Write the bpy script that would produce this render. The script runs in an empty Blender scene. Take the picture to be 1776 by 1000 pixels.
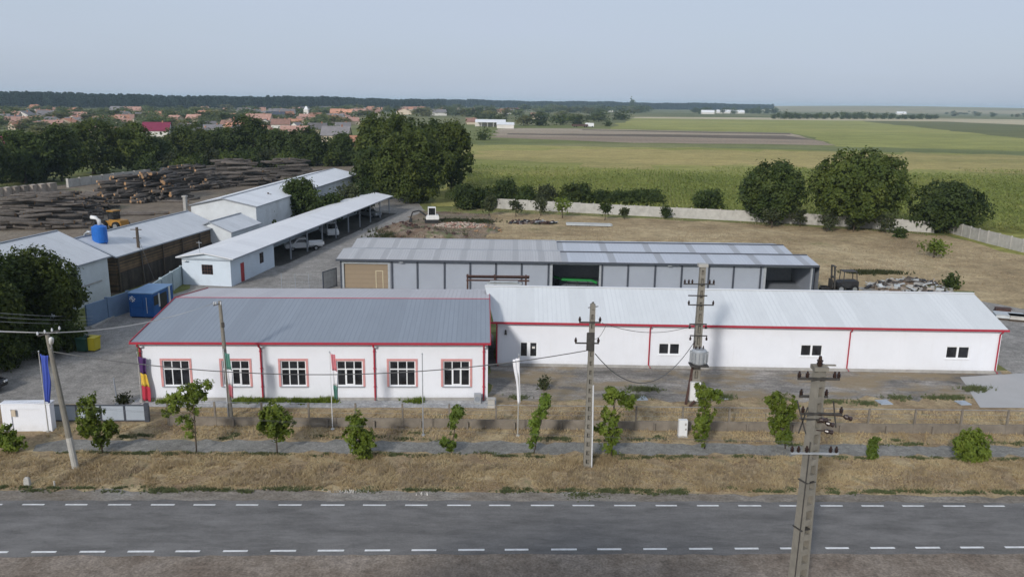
import bpy, math, random
import numpy as np
from mathutils import Matrix, Vector
random.seed(7)
RNG = np.random.default_rng(11)
R = math.radians
S = bpy.context.scene
COL = S.collection

# ------------------------------------------------------------------ camera
CAM_H, FPX, SLOPE, HORIZ = 20.0, 1400.0, 0.0135, 178.0
roll = math.atan(SLOPE)
pitch = math.atan((500 - HORIZ) * math.cos(roll) / FPX)
FW = Vector((0, math.cos(pitch), -math.sin(pitch)))
UP0 = Vector((0, math.sin(pitch), math.cos(pitch)))
RT = Vector((1, 0, 0)) * math.cos(roll) + UP0 * math.sin(roll)
UP = UP0 * math.cos(roll) - Vector((1, 0, 0)) * math.sin(roll)

def ray(x, y):
    return FW + RT * ((x - 888) / FPX) + UP * ((500 - y) / FPX)
def G(x, y, z=0.0):
    """ground point (height z) seen at a photo pixel"""
    d = ray(x, y); t = (z - CAM_H) / d.z
    return Vector((d.x * t, d.y * t, z))
def V(x, y, Y):
    """point at distance Y seen at a photo pixel"""
    d = ray(x, y); t = Y / d.y
    return Vector((d.x * t, Y, CAM_H + d.z * t))
def mpp(Y, z=0):
    """metres per photo pixel at distance Y"""
    return (Vector((0, Y, z)) - Vector((0, 0, CAM_H))).dot(FW) / FPX

cd = bpy.data.cameras.new('camera')
cam = bpy.data.objects.new('camera', cd); COL.objects.link(cam)
cd.sensor_width = 36; cd.lens = 36 * FPX / 1776
cd.clip_start = 0.5; cd.clip_end = 30000
cam.matrix_world = Matrix(((RT.x, UP.x, -FW.x, 0), (RT.y, UP.y, -FW.y, 0), (RT.z, UP.z, -FW.z, CAM_H), (0, 0, 0, 1)))
S.camera = cam

# ------------------------------------------------------------------ helpers
def tag(o, label=None, cat=None, group=None, kind=None):
    if label: o['label'] = label
    if cat: o['category'] = cat
    if group: o['group'] = group
    if kind: o['kind'] = kind
    return o

def thing(name, label, cat, loc=(0, 0, 0), rz=0.0, group=None):
    o = bpy.data.objects.new(name, None); COL.objects.link(o)
    o.empty_display_size = 0.5
    o.location = loc; o.rotation_euler = (0, 0, rz)
    return tag(o, label, cat, group)

def copy_tree(root, loc, rz=0.0, scale=None, label=None):
    r = root.copy(); COL.objects.link(r); r.location = loc; r.rotation_euler = (0, 0, rz)
    if scale: r.scale = scale
    if label: r['label'] = label
    for ch in [o for o in bpy.data.objects if o.parent == root]:
        c = ch.copy(); COL.objects.link(c); c.parent = r
        for g in [o for o in bpy.data.objects if o.parent == ch]:
            d = g.copy(); COL.objects.link(d); d.parent = c
    return r

class MB:
    def __init__(s): s.v = []; s.f = []
    def poly(s, pts):
        n = len(s.v); s.v += [tuple(p) for p in pts]; s.f.append(tuple(range(n, n + len(pts)))); return s
    def box(s, c, d, rz=0.0, top=None):
        """box centred at c, sizes d, optional (sx, sy) scale of the top face"""
        n = len(s.v); cs, sn = math.cos(rz), math.sin(rz)
        for k in (-1, 1):
            tx, ty = (top if (top and k == 1) else (1, 1))
            for (i, j) in ((-1, -1), (1, -1), (1, 1), (-1, 1)):
                x, y = i * d[0] / 2 * tx, j * d[1] / 2 * ty
                s.v.append((c[0] + x * cs - y * sn, c[1] + x * sn + y * cs, c[2] + k * d[2] / 2))
        for q in ((3, 2, 1, 0), (4, 5, 6, 7), (0, 1, 5, 4), (1, 2, 6, 5), (2, 3, 7, 6), (3, 0, 4, 7)):
            s.f.append(tuple(n + a for a in q))
        return s
    def b(s, x0, x1, y0, y1, z0, z1):
        return s.box(((x0 + x1) / 2, (y0 + y1) / 2, (z0 + z1) / 2), (x1 - x0, y1 - y0, z1 - z0))
    def beam(s, a, b, w, h=None, up=(0, 0, 1)):
        a, b = Vector(a), Vector(b); h = h or w
        d = (b - a).normalized(); u = Vector(up)
        if abs(d.dot(u)) > .98: u = Vector((0, 1, 0))
        r = d.cross(u).normalized(); u = r.cross(d)
        n = len(s.v)
        for p in (a, b):
            for (i, j) in ((-1, -1), (1, -1), (1, 1), (-1, 1)):
                s.v.append(tuple(p + r * (i * w / 2) + u * (j * h / 2)))
        for q in ((3, 2, 1, 0), (4, 5, 6, 7), (0, 1, 5, 4), (1, 2, 6, 5), (2, 3, 7, 6), (3, 0, 4, 7)):
            s.f.append(tuple(n + a for a in q))
        return s
    def tube(s, pts, rad, n=8, cap=True):
        pts = [Vector(p) for p in pts]
        rads = rad if isinstance(rad, (list, tuple)) else [rad] * len(pts)
        base = len(s.v)
        for i, p in enumerate(pts):
            d = (pts[min(i + 1, len(pts) - 1)] - pts[max(i - 1, 0)]).normalized()
            u = Vector((0, 0, 1)) if abs(d.z) < .9 else Vector((0, 1, 0))
            r = d.cross(u).normalized(); u = r.cross(d)
            for k in range(n):
                a = 2 * math.pi * k / n
                s.v.append(tuple(p + (r * math.cos(a) + u * math.sin(a)) * rads[i]))
        for i in range(len(pts) - 1):
            for k in range(n):
                a, b = base + i * n + k, base + i * n + (k + 1) % n
                s.f.append((a, b, b + n, a + n))
        if cap:
            s.f.append(tuple(base + k for k in range(n - 1, -1, -1)))
            e = base + (len(pts) - 1) * n
            s.f.append(tuple(e + k for k in range(n)))
        return s
    def prism(s, prof, x0, x1, axis='x'):
        """extrude a closed profile ((y,z) for axis x, (x,z) for axis y)"""
        n = len(s.v); m = len(prof)
        for x in (x0, x1):
            for (a, z) in prof:
                s.v.append((x, a, z) if axis == 'x' else (a, x, z))
        s.f.append(tuple(n + i for i in range(m - 1, -1, -1))); s.f.append(tuple(n + m + i for i in range(m)))
        for i in range(m):
            j = (i + 1) % m
            s.f.append((n + i, n + j, n + m + j, n + m + i))
        return s
    def build(s, name, mat, parent=None, smooth=False, bevel=0):
        me = bpy.data.meshes.new(name); me.from_pydata(s.v, [], s.f); me.validate(); me.update()
        if mat: me.materials.append(mat)
        import bmesh
        bm = bmesh.new(); bm.from_mesh(me); bmesh.ops.recalc_face_normals(bm, faces=bm.faces)
        if bevel: bmesh.ops.bevel(bm, geom=[e for e in bm.edges if len(e.link_faces) == 2 and e.calc_face_angle(0) > .5], offset=bevel, segments=2, affect='EDGES')
        bm.to_mesh(me); bm.free()
        if smooth: me.polygons.foreach_set('use_smooth', [True] * len(me.polygons))
        o = bpy.data.objects.new(name, me); COL.objects.link(o)
        if parent: o.parent = parent
        return o

def np_mesh(name, verts, nper, mat):
    """mesh of separate faces, nper vertices each"""
    verts = np.asarray(verts, dtype=np.float32).reshape(-1, 3)
    n = len(verts); k = n // nper
    me = bpy.data.meshes.new(name)
    me.vertices.add(n); me.vertices.foreach_set('co', verts.ravel())
    me.loops.add(n); me.loops.foreach_set('vertex_index', np.arange(n, dtype=np.int32))
    me.polygons.add(k)
    me.polygons.foreach_set('loop_start', np.arange(0, n, nper, dtype=np.int32))
    me.update(calc_edges=True); me.materials.append(mat)
    return me

def obj(name, me, parent=None, loc=None):
    o = bpy.data.objects.new(name, me); COL.objects.link(o)
    if parent: o.parent = parent
    if loc is not None: o.location = loc
    return o

# ------------------------------------------------------------------ materials
def lin(c):
    return tuple(((x / 255) / 12.92 if x / 255 < .04045 else ((x / 255 + .055) / 1.055) ** 2.4) for x in c)

def nt_mat(name):
    m = bpy.data.materials.new(name); m.use_nodes = True
    nt = m.node_tree; b = nt.nodes['Principled BSDF']
    return m, nt, b

def node(nt, t, **kw):
    n = nt.nodes.new(t)
    for k, v in kw.items():
        if k in n.inputs: n.inputs[k].default_value = v
        else: setattr(n, k, v)
    return n

def noise_ramp(nt, coord, scale, stops, detail=6, rough=.6, vec_scale=None, dist=0.0):
    if vec_scale:
        mp = node(nt, 'ShaderNodeMapping'); mp.inputs['Scale'].default_value = vec_scale
        nt.links.new(coord, mp.inputs['Vector']); coord = mp.outputs[0]
    t = node(nt, 'ShaderNodeTexNoise', Scale=scale, Detail=detail, Roughness=rough, Distortion=dist)
    nt.links.new(coord, t.inputs['Vector'])
    r = node(nt, 'ShaderNodeValToRGB'); e = r.color_ramp.elements
    while len(e) < len(stops): e.new(.5)
    for el, (p, c) in zip(e, stops):
        el.position = p; el.color = (*c, 1)
    nt.links.new(t.outputs['Fac'], r.inputs['Fac'])
    return r.outputs['Color'], t.outputs['Fac']

def mix(nt, fac, a, b, mode='MIX'):
    n = node(nt, 'ShaderNodeMix', data_type='RGBA', blend_type=mode)
    for s_, v in ((n.inputs[0], fac), (n.inputs[6], a), (n.inputs[7], b)):
        if isinstance(v, (int, float)): s_.default_value = v
        elif isinstance(v, tuple): s_.default_value = (*v, 1) if len(v) == 3 else v
        else: nt.links.new(v, s_)
    return n.outputs[2]

def paint(name, c, rough=.6, var=.12, scale=1.5, metal=0.0, spec=.3, bump=0.0, dirt=None, dirt_amt=.5, rand=False):
    """a base colour with soft large and fine variation"""
    m, nt, b = nt_mat(name)
    tc = node(nt, 'ShaderNodeTexCoord').outputs['Object']
    d = tuple(x * (1 - var) for x in c); l = tuple(min(1, x * (1 + var)) for x in c)
    col, f = noise_ramp(nt, tc, scale, [(.3, d), (.7, l)], detail=8, rough=.65)
    if dirt:
        k, f2 = noise_ramp(nt, tc, scale * .35, [(.5, (0, 0, 0)), (.75, (dirt_amt,) * 3)], detail=10, rough=.7, dist=.6)
        col = mix(nt, k, col, dirt)
    if rand:
        oi = node(nt, 'ShaderNodeObjectInfo')
        mr = node(nt, 'ShaderNodeMapRange'); mr.inputs['To Min'].default_value = .7; mr.inputs['To Max'].default_value = 1.3
        nt.links.new(oi.outputs['Random'], mr.inputs['Value'])
        hs = node(nt, 'ShaderNodeHueSaturation'); nt.links.new(mr.outputs[0], hs.inputs['Value']); nt.links.new(col, hs.inputs['Color'])
        col = hs.outputs[0]
    nt.links.new(col, b.inputs['Base Color'])
    b.inputs['Roughness'].default_value = rough; b.inputs['Metallic'].default_value = metal
    b.inputs['Specular IOR Level'].default_value = spec
    if bump:
        bp = node(nt, 'ShaderNodeBump', Strength=bump, Distance=.05); nt.links.new(f, bp.inputs['Height'])
        nt.links.new(bp.outputs[0], b.inputs['Normal'])
    return m

def ground_mat(name, cols, s1, s2, rough=.95, bump=.4, s3=None, stretch=None, tint=None, bdist=.06):
    """three scales of noise: big patches, medium, fine grain"""
    m, nt, b = nt_mat(name)
    tc = node(nt, 'ShaderNodeTexCoord').outputs['Object']
    a, b_, c_ = cols
    big, _ = noise_ramp(nt, tc, s1, [(.36, a), (.52, b_), (.68, c_)], detail=8, rough=.65, vec_scale=stretch, dist=.4)
    med, f2 = noise_ramp(nt, tc, s2, [(.3, (.55, .55, .55)), (.7, (1.4, 1.4, 1.4))], detail=9, rough=.72, vec_scale=stretch)
    col = mix(nt, .8, big, med, 'MULTIPLY')
    if s3:
        fine, f3 = noise_ramp(nt, tc, s3, [(.3, (.6, .6, .6)), (.7, (1.38, 1.38, 1.38))], detail=4)
        col = mix(nt, .8, col, fine, 'MULTIPLY')
    if tint:
        k, _ = noise_ramp(nt, tc, tint[1], [(tint[2], (0, 0, 0)), (tint[2] + .1, (tint[3],) * 3)], detail=8, rough=.7, vec_scale=stretch)
        col = mix(nt, k, col, tint[0])
    nt.links.new(col, b.inputs['Base Color'])
    b.inputs['Roughness'].default_value = rough; b.inputs['Specular IOR Level'].default_value = .15
    if bump:
        bp = node(nt, 'ShaderNodeBump', Strength=bump, Distance=bdist); nt.links.new(f2, bp.inputs['Height'])
        nt.links.new(bp.outputs[0], b.inputs['Normal'])
    return m

def sheet_metal(name, c, c2, period, axis=0, rough=.4, metal=0.0, stain=.25, strips=None, bump=.5, stain_col=None):
    """ribbed metal sheet: ribs run along the other axis; strips = (period, width, colour) of lighter rooflights"""
    m, nt, b = nt_mat(name)
    tc = node(nt, 'ShaderNodeTexCoord').outputs['Object']
    sp = node(nt, 'ShaderNodeSeparateXYZ'); nt.links.new(tc, sp.inputs[0])
    x = sp.outputs[axis]
    def math_(op, a, v=None):
        n = node(nt, 'ShaderNodeMath', operation=op)
        for i, q in enumerate((a, v)):
            if q is None: continue
            if isinstance(q, (int, float)): n.inputs[i].default_value = q
            else: nt.links.new(q, n.inputs[i])
        return n.outputs[0]
    fr = math_('FRACT', math_('DIVIDE', x, period))
    rib = math_('LESS_THAN', fr, .22)
    # each sheet slightly different
    idx = math_('FLOOR', math_('DIVIDE', x, period * 4))
    wn = node(nt, 'ShaderNodeTexWhiteNoise', noise_dimensions='1D'); nt.links.new(idx, wn.inputs['W'])
    pan = mix(nt, wn.outputs['Value'], tuple(k * .93 for k in c), tuple(min(1, k * 1.04) for k in c))
    col = mix(nt, rib, pan, c2)
    sc = (.12, 1, 1) if axis == 1 else (1, .12, 1)
    st, _ = noise_ramp(nt, tc, 1.6, [(.45, (0, 0, 0)), (.8, (stain,) * 3)], detail=9, rough=.7, vec_scale=sc)
    col = mix(nt, st, col, stain_col or tuple(k * .62 for k in c))
    if strips:
        f2 = math_('FRACT', math_('DIVIDE', x, strips[0])); lt = math_('LESS_THAN', f2, strips[1])
        col = mix(nt, lt, col, strips[2])
    nt.links.new(col, b.inputs['Base Color'])
    b.inputs['Roughness'].default_value = rough; b.inputs['Metallic'].default_value = metal
    b.inputs['Specular IOR Level'].default_value = .35
    bp = node(nt, 'ShaderNodeBump', Strength=bump, Distance=.03); nt.links.new(rib, bp.inputs['Height'])
    nt.links.new(bp.outputs[0], b.inputs['Normal'])
    return m

def leaf_mat(name, dark, mid, light, trans=.38, ps=.25):
    m, nt, b = nt_mat(name)
    geo = node(nt, 'ShaderNodeNewGeometry'); oi = node(nt, 'ShaderNodeObjectInfo')
    tc = node(nt, 'ShaderNodeTexCoord').outputs['Object']
    r = node(nt, 'ShaderNodeValToRGB'); e = r.color_ramp.elements; e.new(.5)
    for el, p, c in zip(e, (0, .5, 1), (dark, mid, light)): el.position = p; el.color = (*c, 1)
    nz = node(nt, 'ShaderNodeTexNoise', Scale=ps, Detail=4); nt.links.new(tc, nz.inputs['Vector'])
    ad = node(nt, 'ShaderNodeMath', operation='MULTIPLY_ADD'); ad.inputs[1].default_value = .32
    nt.links.new(geo.outputs['Random Per Island'], ad.inputs[0])
    m2 = node(nt, 'ShaderNodeMapRange'); m2.inputs['From Min'].default_value = .3; m2.inputs['From Max'].default_value = .7; m2.inputs['To Max'].default_value = .55
    nt.links.new(nz.outputs['Fac'], m2.inputs['Value']); nt.links.new(m2.outputs[0], ad.inputs[2])
    nt.links.new(ad.outputs[0], r.inputs['Fac'])
    hs = node(nt, 'ShaderNodeHueSaturation')
    mr = node(nt, 'ShaderNodeMapRange'); mr.inputs['To Min'].default_value = .8; mr.inputs['To Max'].default_value = 1.2
    nt.links.new(oi.outputs['Random'], mr.inputs['Value']); nt.links.new(mr.outputs[0], hs.inputs['Value'])
    nt.links.new(r.outputs[0], hs.inputs['Color'])
    b.inputs['Roughness'].default_value = .6; b.inputs['Specular IOR Level'].default_value = .2
    nt.links.new(hs.outputs[0], b.inputs['Base Color'])
    tr = node(nt, 'ShaderNodeBsdfTranslucent'); nt.links.new(hs.outputs[0], tr.inputs['Color'])
    mx = node(nt, 'ShaderNodeMixShader'); mx.inputs[0].default_value = trans
    out = nt.nodes['Material Output']
    nt.links.new(b.outputs[0], mx.inputs[1]); nt.links.new(tr.outputs[0], mx.inputs[2]); nt.links.new(mx.outputs[0], out.inputs['Surface'])
    return m

M = {}
M['white_wall'] = paint('white_wall', (.72, .735, .775), .75, .03, .6, dirt=(.56, .55, .55), dirt_amt=.22)
def add_splash(m, h=.55, c=(.42, .40, .37), amt=.55):
    nt = m.node_tree; b = nt.nodes['Principled BSDF']; src = b.inputs['Base Color'].links[0].from_socket
    tc = node(nt, 'ShaderNodeTexCoord').outputs['Object']; sp = node(nt, 'ShaderNodeSeparateXYZ'); nt.links.new(tc, sp.inputs[0])
    mr = node(nt, 'ShaderNodeMapRange'); mr.inputs['From Max'].default_value = h; mr.inputs['To Min'].default_value = 1; mr.inputs['To Max'].default_value = 0; nt.links.new(sp.outputs[2], mr.inputs['Value'])
    col, f = noise_ramp(nt, tc, 1.8, [(.35, (0, 0, 0)), (.7, (1, 1, 1))], detail=9, rough=.7)
    ml = node(nt, 'ShaderNodeMath', operation='MULTIPLY'); nt.links.new(mr.outputs[0], ml.inputs[0]); nt.links.new(col, ml.inputs[1])
    m2 = node(nt, 'ShaderNodeMath', operation='MULTIPLY'); nt.links.new(ml.outputs[0], m2.inputs[0]); m2.inputs[1].default_value = amt
    st, _ = noise_ramp(nt, tc, 2.2, [(.56, (0, 0, 0)), (.8, (.22, .22, .22))], detail=6, vec_scale=(2.5, 2.5, .12))
    o1 = mix(nt, st, src, tuple(x * 1.25 for x in c)); nt.links.new(mix(nt, m2.outputs[0], o1, c), b.inputs['Base Color'])
add_splash(M['white_wall'])
M['plinth'] = paint('plinth', (.34, .33, .31), .9, .2, 2.0, bump=.2)
M['red_trim'] = paint('red_trim', (.36, .03, .05), .45, .12, 3)
M['pink_trim'] = paint('pink_trim', (.56, .27, .26), .6, .14, 4)
M['white_pvc'] = paint('white_pvc', (.78, .79, .80), .35, .04, 3)
M['glass'] = paint('glass', (.020, .021, .024), .08, .8, 1.1, spec=.5)
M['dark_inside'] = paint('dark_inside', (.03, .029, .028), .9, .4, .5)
M['office_roof'] = sheet_metal('office_roof', (.235, .265, .305), (.205, .232, .27), .33, 0, .45, stain=.3, bump=.35)
M['office_rear'] = sheet_metal('office_rear', (.50, .48, .49), (.44, .42, .43), .33, 0, .5)
M['hall_roof'] = sheet_metal('hall_roof', (.62, .64, .645), (.585, .605, .615), .35, 0, .45, stain=.3, stain_col=(.42, .43, .44), bump=.3)
M['ware_roof'] = sheet_metal('ware_roof', (.43, .43, .435), (.37, .37, .375), .28, 0, .5, strips=(2.87, .24, (.34, .34, .345)))
M['ware_roof_new'] = sheet_metal('ware_roof_new', (.45, .475, .52), (.42, .445, .49), .4, 0, .4, stain=.12, strips=(5.25, .15, (.32, .33, .35)))
M['panel'] = paint('panel', (.30, .325, .37), .5, .05, .5)
M['dark_steel'] = paint('dark_steel', (.055, .062, .078), .5, .2, 4)
M['grey_steel'] = paint('grey_steel', (.25, .27, .30), .5, .15, 3)
M['galv'] = paint('galv', (.38, .40, .42), .45, .12, 4, metal=.3)
M['beige_door'] = sheet_metal('beige_door', (.26, .20, .135), (.235, .18, .12), .5, 2, .6, bump=.2)
M['cream'] = paint('cream', (.55, .48, .33), .6, .08)
M['shed_white'] = paint('shed_white', (.56, .63, .70), .8, .06, .6, dirt=(.38, .39, .40), dirt_amt=.4)
M['pale_wall'] = paint('pale_wall', (.55, .58, .60), .8, .1, .6, dirt=(.30, .30, .29), dirt_amt=.6)
M['shed_roof'] = sheet_metal('shed_roof', (.72, .73, .74), (.68, .69, .70), .4, 1, .45, stain=.3, stain_col=(.45, .45, .45), bump=.3)
M['old_roof'] = sheet_metal('old_roof', (.58, .595, .61), (.54, .555, .57), .4, 1, .5, stain=.4, stain_col=(.3, .3, .3), bump=.3)
M['carport_roof'] = sheet_metal('carport_roof', (.73, .73, .735), (.69, .69, .695), .4, 1, .45, stain=.2, bump=.3)
M['red_door'] = paint('red_door', (.33, .025, .03), .5, .1)
M['asphalt'] = ground_mat('asphalt', ((.146, .140, .134), (.156, .150, .144), (.167, .161, .154)), .12, 1.1, .88, .15, 30, stretch=(.3, 1, 1))
M['road_paint'] = paint('road_paint', (.66, .66, .65), .7, .16, 5, dirt=(.3, .3, .3), dirt_amt=.5)
M['gravel'] = ground_mat('gravel', ((.165, .132, .105), (.222, .185, .15), (.265, .225, .19)), .35, 2.2, .95, .6, 9)
M['shoulder'] = ground_mat('shoulder', ((.17, .145, .115), (.22, .195, .165), (.25, .235, .21)), .35, 2.5, .95, .5, 9, stretch=(.5, 1, 1))
M['dry_ground'] = ground_mat('dry_ground', ((.23, .165, .10), (.32, .245, .145), (.41, .325, .19)), .45, 2.2, .95, .5, 9, tint=((.15, .155, .075), .5, .56, .6))
M['yard_grass'] = ground_mat('yard_grass', ((.25, .185, .105), (.37, .285, .165), (.45, .36, .22)), .07, .5, .95, .5, 3, tint=((.15, .145, .06), .06, .58, .7))
M['path'] = ground_mat('path', ((.175, .168, .15), (.215, .208, .188), (.255, .245, .222)), .4, 2.5, .9, .2, 12)
M['old_asphalt'] = ground_mat('old_asphalt', ((.13, .122, .112), (.25, .232, .21), (.37, .345, .315)), .42, 2.2, .95, .3, 7, stretch=(.45, 1, 1), tint=((.25, .195, .12), .30, .47, .85))
M['court'] = ground_mat('court', ((.21, .20, .185), (.27, .255, .235), (.31, .295, .275)), .16, 1.3, .95, .25, 8)
M['shade_floor'] = ground_mat('shade_floor', ((.045, .043, .04), (.07, .067, .062), (.10, .096, .09)), .2, 1.5, .9, .2, 6)  # near-black floor tone with the carport roof's shade painted into it
M['pale_concrete'] = paint('pale_concrete', (.40, .395, .39), .9, .06, .25, dirt=(.33, .31, .28), dirt_amt=.4)
M['concrete'] = ground_mat('concrete', ((.33, .33, .325), (.39, .39, .385), (.43, .425, .42)), .25, 1.8, .9, .2, 8)
M['dirt'] = ground_mat('dirt', ((.135, .108, .082), (.19, .155, .118), (.24, .205, .158)), .08, .8, .95, .6, 4, tint=((.10, .12, .04), .07, .57, .6))
M['rubble_dirt'] = ground_mat('rubble_dirt', ((.13, .085, .06), (.20, .155, .115), (.26, .21, .16)), .3, 2.0, .95, .8, 5, tint=((.07, .10, .035), .4, .52, .8))
M['plain'] = ground_mat('plain', ((.10, .115, .04), (.16, .16, .065), (.23, .20, .10)), .004, .03, .95, .0, .25)
M['grassland'] = ground_mat('grassland', ((.12, .14, .04), (.155, .17, .055), (.20, .20, .08)), .02, .15, .95, .3, .9, stretch=(.35, 1, 1))
M['maize_floor'] = ground_mat('maize_floor', ((.20, .21, .055), (.28, .27, .08), (.36, .31, .115)), .02, .3, .95, .5, 1.2, stretch=(.5, 1, 1))
M['ploughed'] = ground_mat('ploughed', ((.26, .20, .145), (.345, .28, .205), (.40, .33, .25)), .012, .12, .95, .3, .6, stretch=(.1, 1, 1))
M['green_band'] = ground_mat('green_band', ((.13, .15, .055), (.175, .19, .075), (.24, .225, .10)), .02, .3, .95, .4, 1.2, stretch=(.4, 1, 1))
M['tan_band'] = ground_mat('tan_band', ((.27, .24, .085), (.35, .29, .11), (.42, .33, .135)), .02, .3, .95, .4, 1.2, stretch=(.4, 1, 1))
M['dark_soil'] = ground_mat('dark_soil', ((.11, .09, .065), (.15, .12, .09), (.18, .15, .115)), .02, .2, .95, .4, 1.2, stretch=(.3, 1, 1))
M['pasture'] = ground_mat('pasture', ((.225, .235, .065), (.28, .28, .085), (.34, .31, .10)), .008, .08, .95, .2, .8, stretch=(.3, 1, 1))
M['stubble'] = ground_mat('stubble', ((.42, .35, .22), (.50, .43, .28), (.55, .48, .33)), .01, .1, .95, .2, .5, stretch=(.2, 1, 1))
M['dark_crop'] = ground_mat('dark_crop', ((.11, .12, .042), (.14, .145, .055), (.17, .165, .07)), .01, .1, .95, .3, .5, stretch=(.2, 1, 1))
M['hill'] = ground_mat('hill', ((.20, .185, .09), (.31, .26, .145), (.42, .35, .21)), .0025, .02, .95, .0, None, stretch=(.3, 1, 1))
M['leaf_walnut'] = leaf_mat('leaf_walnut', (.036, .056, .012), (.080, .106, .021), (.155, .172, .038))
M['leaf_dark'] = leaf_mat('leaf_dark', (.029, .048, .012), (.060, .086, .020), (.115, .136, .034))
M['leaf_young'] = leaf_mat('leaf_young', (.085, .130, .018), (.155, .205, .030), (.26, .30, .055), ps=1.2)
M['leaf_lime'] = leaf_mat('leaf_lime', (.09, .145, .022), (.145, .205, .034), (.20, .25, .055), ps=1.2)
M['leaf_olive'] = leaf_mat('leaf_olive', (.040, .052, .022), (.070, .082, .034), (.11, .11, .05))
M['leaf_far'] = leaf_mat('leaf_far', (.065, .095, .032), (.12, .145, .052), (.20, .20, .085), ps=.05)
M['leaf_pale'] = leaf_mat('leaf_pale', (.10, .11, .035), (.17, .165, .055), (.26, .23, .095))
M['leaf_forest'] = leaf_mat('leaf_forest', (.010, .022, .015), (.016, .031, .020), (.026, .044, .026), ps=.01)
M['weed'] = leaf_mat('weed', (.10, .125, .055), (.15, .175, .08), (.22, .23, .12), ps=1)
M['straw'] = leaf_mat('straw', (.37, .275, .155), (.57, .455, .275), (.72, .61, .39), ps=.5)
M['dead_weed'] = leaf_mat('dead_weed', (.25, .195, .13), (.36, .29, .195), (.47, .39, .27), ps=.8)
M['maize'] = leaf_mat('maize', (.17, .215, .045), (.25, .285, .07), (.42, .37, .13), trans=.35, ps=.035)
M['bark'] = paint('bark', (.085, .066, .05), .95, .3, 6, bump=.5)
M['log_bark'] = paint('log_bark', (.096, .084, .075), .95, .35, 3, bump=.4, rand=True)
M['log_end'] = paint('log_end', (.33, .20, .105), .85, .3, 3, rand=True)
M['pole_concrete'] = paint('pole_concrete', (.205, .19, .16), .9, .2, 2, bump=.2, dirt=(.12, .115, .10), dirt_amt=.6)
M['pole_light'] = paint('pole_light', (.40, .39, .36), .9, .15, 2, bump=.2, dirt=(.2, .19, .17), dirt_amt=.5)
M['iron'] = paint('iron', (.05, .046, .042), .6, .3, 5)
M['rust'] = paint('rust', (.075, .042, .035), .85, .35, 5)
M['porcelain'] = paint('porcelain', (.035, .02, .016), .2, .3, 5, spec=.6)
M['lamp_grey'] = paint('lamp_grey', (.60, .61, .62), .4, .05)
M['wire'] = paint('wire', (.10, .10, .10), .6, .2)
M['wire_light'] = paint('wire_light', (.42, .42, .42), .4, .2)
M['fence_concrete'] = paint('fence_concrete', (.19, .165, .135), .95, .25, 1.5, bump=.3, dirt=(.10, .085, .06), dirt_amt=.6)
M['wall_concrete'] = paint('wall_concrete', (.42, .405, .375), .95, .14, 1.2, bump=.2, dirt=(.2, .19, .17), dirt_amt=.6)
M['gate_grey'] = paint('gate_grey', (.33, .37, .42), .55, .07, 1)
M['blue_paint'] = paint('blue_paint', (.020, .095, .30), .5, .14, 1.2, dirt=(.04, .08, .17), dirt_amt=.6)
M['blue_roof'] = paint('blue_roof', (.13, .23, .38), .5, .15, 1)
M['blue_bright'] = paint('blue_bright', (.02, .13, .46), .4, .1, 2)
M['blue_wall'] = paint('blue_wall', (.16, .23, .33), .85, .12, 1, dirt=(.09, .13, .19), dirt_amt=.6)
M['aqua_wall'] = paint('aqua_wall', (.36, .43, .46), .85, .1, 1, dirt=(.22, .25, .26), dirt_amt=.6)
M['yellow_bin'] = paint('yellow_bin', (.44, .37, .03), .5, .06)
M['green_bin'] = paint('green_bin', (.02, .06, .045), .5, .1)
M['machine_yellow'] = paint('machine_yellow', (.33, .17, .035), .5, .15, 2)
M['machine_white'] = paint('machine_white', (.66, .66, .65), .45, .08, 2)
M['machine_dark'] = paint('machine_dark', (.025, .025, .027), .6, .3, 2)
M['machine_green'] = paint('machine_green', (.02, .22, .05), .5, .15, 2)
M['car_black'] = paint('car_black', (.008, .008, .01), .15, .1, spec=.6)
M['car_white'] = paint('car_white', (.70, .71, .72), .25, .03, spec=.5)
M['car_grey'] = paint('car_grey', (.18, .19, .20), .3, .05, spec=.5)
M['tyre'] = paint('tyre', (.012, .012, .012), .9, .2)
M['rim'] = paint('rim', (.35, .36, .37), .35, .08, metal=.6)
M['flag_blue'] = paint('flag_blue', (.055, .09, .38), .8, .1, 2)
M['flag_yellow'] = paint('flag_yellow', (.62, .42, .06), .8, .08)
M['flag_red'] = paint('flag_red', (.42, .035, .06), .8, .08)
M['flag_navy'] = paint('flag_navy', (.075, .03, .12), .8, .1)
M['flag_white'] = paint('flag_white', (.74, .74, .76), .8, .05)
M['flag_green'] = paint('flag_green', (.11, .26, .21), .8, .08)
M['flag_pink'] = paint('flag_pink', (.60, .22, .25), .8, .08)
M['wood_slat'] = None
M['terracotta'] = paint('terracotta', (.34, .20, .16), .9, .2, .5, rand=True)
M['brick_orange'] = paint('brick_orange', (.38, .19, .125), .9, .2, .5, rand=True)
M['maroon_roof'] = paint('maroon_roof', (.19, .025, .06), .6, .12, .5)
M['grey_tile'] = paint('grey_tile', (.16, .15, .155), .9, .15, .5, rand=True)
M['slate_roof'] = paint('slate_roof', (.055, .065, .09), .8, .15, .5)
M['house_white'] = paint('house_white', (.62, .60, .56), .9, .08, .4)
M['house_beige'] = paint('house_beige', (.46, .39, .30), .9, .1, .4, rand=True)
M['roof_white'] = paint('roof_white', (.68, .69, .70), .5, .06, .2)
M['roof_blue'] = paint('roof_blue', (.10, .22, .42), .5, .1, .3)
M['stone_pale'] = paint('stone_pale', (.33, .285, .24), .95, .25, 2, rand=True)
M['sheet_pale'] = paint('sheet_pale', (.42, .445, .455), .45, .15, 1.2)

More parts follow.
